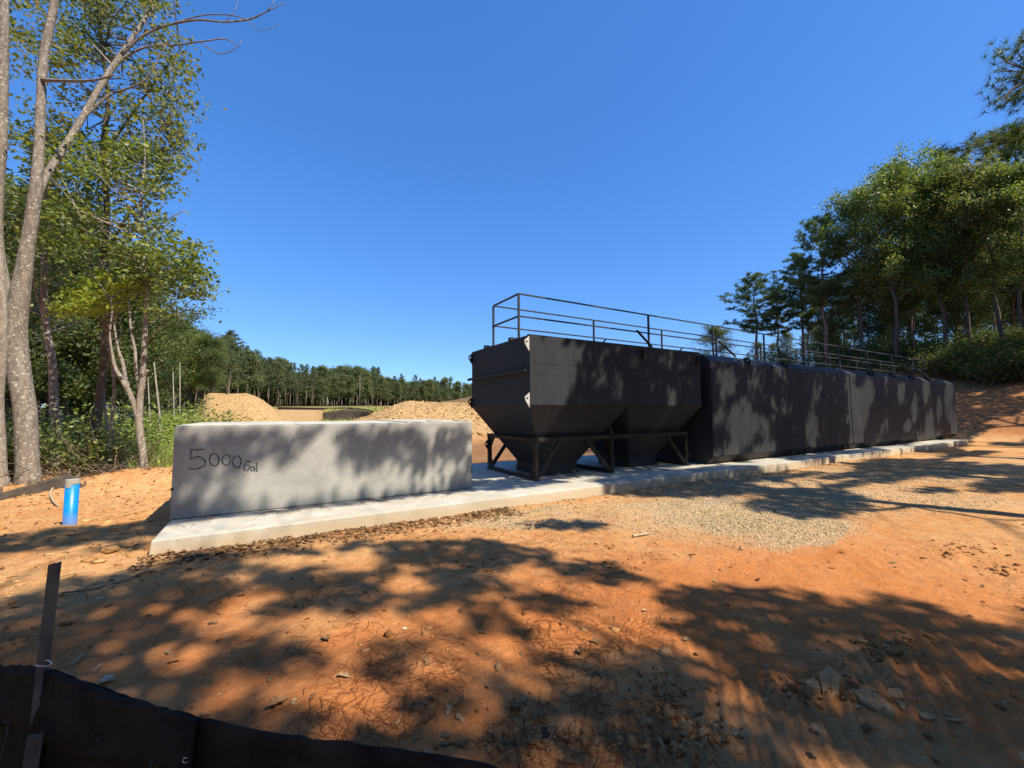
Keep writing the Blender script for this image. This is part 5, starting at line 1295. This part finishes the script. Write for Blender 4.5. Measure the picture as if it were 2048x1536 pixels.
# foreground clay plates: the few big ones are things
def plate(poly, d_thick, label, tilt=(0, 0)):
    c = np.mean([on_z(a, b_, 0) for a, b_ in poly], 0); g = H1(c[0], c[1])
    o = []; V = []; jp = []
    for k in range(len(poly)):
        a_, b2 = poly[k], poly[(k + 1) % len(poly)]; jp.append(a_)
        for t in (.33, .66): jp.append((a_[0] + (b2[0] - a_[0]) * t + RNG.uniform(-2.2, 2.2), a_[1] + (b2[1] - a_[1]) * t + RNG.uniform(-1.3, 1.3)))
    poly = jp; n = len(poly)
    pts_ = [on_z(a, b_, 0) for a, b_ in poly]
    for z in (0, 1):
        for p in pts_:
            dz = (p[0] - c[0]) * tilt[0] + (p[1] - c[1]) * tilt[1]
            V.append((p[0] + RNG.uniform(-.004, .004) * z, p[1] + RNG.uniform(-.004, .004) * z, g + .004 + dz + (z - .35) * d_thick))
    ctr = np.array([c[0], c[1], 0]); ring = []
    for k in range(n):
        v = V[n + k]; ring.append((v[0] * .5 + ctr[0] * .5 + RNG.uniform(-.006, .006), v[1] * .5 + ctr[1] * .5 + RNG.uniform(-.006, .006), v[2] * .5 + (g + .004 + .65 * d_thick) * .5 + RNG.uniform(-.006, .007)))
    V += ring + [(ctr[0], ctr[1], g + .004 + .65 * d_thick)]
    F = [tuple(range(n))[::-1]] + [(i, (i + 1) % n, n + (i + 1) % n, n + i) for i in range(n)] + [(n + i, n + (i + 1) % n, 2 * n + (i + 1) % n, 2 * n + i) for i in range(n)] + [(2 * n + i, 2 * n + (i + 1) % n, 3 * n) for i in range(n)]
    ob = MB().add(V, F).obj('clay_plate', MAT_SHALE, None)
    tag(ob, label, 'clay slab')
plate([(1638, 1370), (1655, 1357), (1683, 1372), (1680, 1388), (1665, 1405), (1650, 1402)], .045, 'upright cracked clay lump beside the dark hollow in the foreground', (.15, .25))
plate([(1700, 1382), (1735, 1384), (1765, 1402), (1790, 1425), (1788, 1442), (1750, 1425), (1722, 1408)], .020, 'pale flaked clay plate right of the cracked lump')
plate([(1790, 1402), (1830, 1410), (1900, 1430), (1935, 1445), (1890, 1442), (1850, 1440), (1805, 1420)], .018, 'longest thin clay plate at lower right')
plate([(1733, 1380), (1800, 1378), (1835, 1402), (1792, 1398)], .018, 'small thin clay plate behind the pale flaked plate')
plate([(1612, 1385), (1628, 1368), (1640, 1382), (1640, 1398), (1622, 1398)], .05, 'dark broken clod left of the cracked lump', (-.2, .1))
plate([(1640, 1272 - 30), (1652, 1240), (1662, 1246), (1650, 1250)], .02, 'small white stone on the shaded tracks')
# single stones
def stone(px_, py_, s, label, m=MAT_SHALE, name='stone'):
    w = on_z(px_, py_, 0); g = H1(w[0], w[1]); bm = bmesh.new(); bmesh.ops.create_icosphere(bm, subdivisions=2, radius=s / 2)
    rr_ = np.random.default_rng(int(px_)); 
    for v in bm.verts: v.co = Vector((v.co.x * 1.2, v.co.y, v.co.z * .7)) * float(rr_.uniform(.82, 1.15))
    me = bpy.data.meshes.new(name); bm.to_mesh(me); bm.free(); me.materials.append(m)
    o = link(name, me, None, (w[0], w[1], g + s * .15)); tag(o, label, 'stone')
stone(222, 1112, .13, 'orange clay stone at the left foot of the slab', MAT_CLOD)
stone(213, 1375, .055, 'grey stone just above the silt fence edge', MAT_GRAVEL_GREY)
stone(809, 1260, .03, 'tiny white stone on the sunlit clay in mid foreground', MAT_GRAVEL_GREY)
stone(198, 1209, .04, 'white pebble right of the metal post', MAT_GRAVEL_GREY)
# sticks and scrap timber
def stick(pts_, r, label, m=MAT_STICK, name='stick', cat='stick', twigs=0):
    P3 = []
    for (a, b_) in pts_:
        w = on_z(a, b_, 0); P3.append(np.array([w[0], w[1], H1(w[0], w[1]) + r * 1.3]))
    mbb = MB().tube(smooth_line([tuple(p) for p in P3], 4), [r * (1 - .5 * i / (4 * (len(P3) - 1))) for i in range(4 * (len(P3) - 1) + 1)], 6)
    for k in range(twigs):
        i = RNG.randrange(len(P3) - 1); p = P3[i] * .5 + P3[i + 1] * .5; a = RNG.uniform(0, 6.28)
        mbb.tube([p, p + np.array([math.cos(a) * .14, math.sin(a) * .14, .04]), p + np.array([math.cos(a + .3) * .28, math.sin(a + .3) * .28, .03])], [r * .4, r * .3, r * .15], 4)
    tag(mbb.obj(name, m, None), label, cat)
stick([(312, 1152), (290, 1161), (240, 1178), (180, 1192), (120, 1202)], .013, 'long dark stick on the ground between the metal post and the slab', twigs=3)
stick([(1266, 1080), (1300, 1072)], .018, 'short pale stick on the clay in front of the gravel', MAT_WOOD)
stick([(185, 1358), (202, 1338)], .008, 'small light twig behind the silt fence right of the post', MAT_WOOD)
stick([(108, 985), (100, 996), (106, 1010), (116, 1018)], .022, 'curved root stub beside the blue standpipe', MAT_WOOD, 'root_stub', 'root')
w = on_z(1064, 1060, 0); g = H1(w[0], w[1])
o = MB().prism([(w[0] - .05, g - .02), (w[0] + .035, g - .02), (w[0] + .02, g + .10), (w[0] + .012, g + .11)], 'y', w[1] - .01, w[1] + .01).obj('survey_stake', MAT_WOOD, None)
tag(o, 'broken white wedge of wood stuck in the gravel edge', 'stake')
# curled leaves that stand out
rng = np.random.default_rng(55)
for i, (px_, py_, s, lab) in enumerate(((652, 1284, .09, 'single dark curled leaf on the sunlit clay, left of centre'), (1027, 1420, .11, 'large pale brown leaf in the shade left of its twin'), (1078, 1434, .11, 'greyish fallen leaf right of the pale brown one'), (917, 1412, .10, 'dark crumpled leaf above the fence edge'),
                                     (1160, 1305, .09, 'dark leaf at the edge of the bright round sun patch'), (553, 1418, .12, 'black crumpled leaf just above the silt fence'))):
    wv = on_z(px_, py_, 0); g = H1(wv[0], wv[1]); a = rng.uniform(0, 6.28)
    prof = [(-.5, 0), (-.3, .12), (-.22, .34), (-.05, .18), (.12, .40), (.2, .15), (.5, 0), (.22, -.16), (.1, -.38), (-.06, -.17), (-.24, -.33), (-.3, -.12)]
    V = [(wv[0] + (u * math.cos(a) - v * math.sin(a)) * s, wv[1] + (u * math.sin(a) + v * math.cos(a)) * s, g + .012 + abs(v) * s * .5 + rng.uniform(0, .008)) for u, v in prof] + [(wv[0], wv[1], g + .008)]
    o = MB().add(V, [(k, (k + 1) % 12, 12) for k in range(12)]).obj('fallen_leaf', MAT_DRY, None)
    md = o.modifiers.new('thickness', 'SOLIDIFY'); md.thickness = .0012
    tag(o, lab, 'leaf')
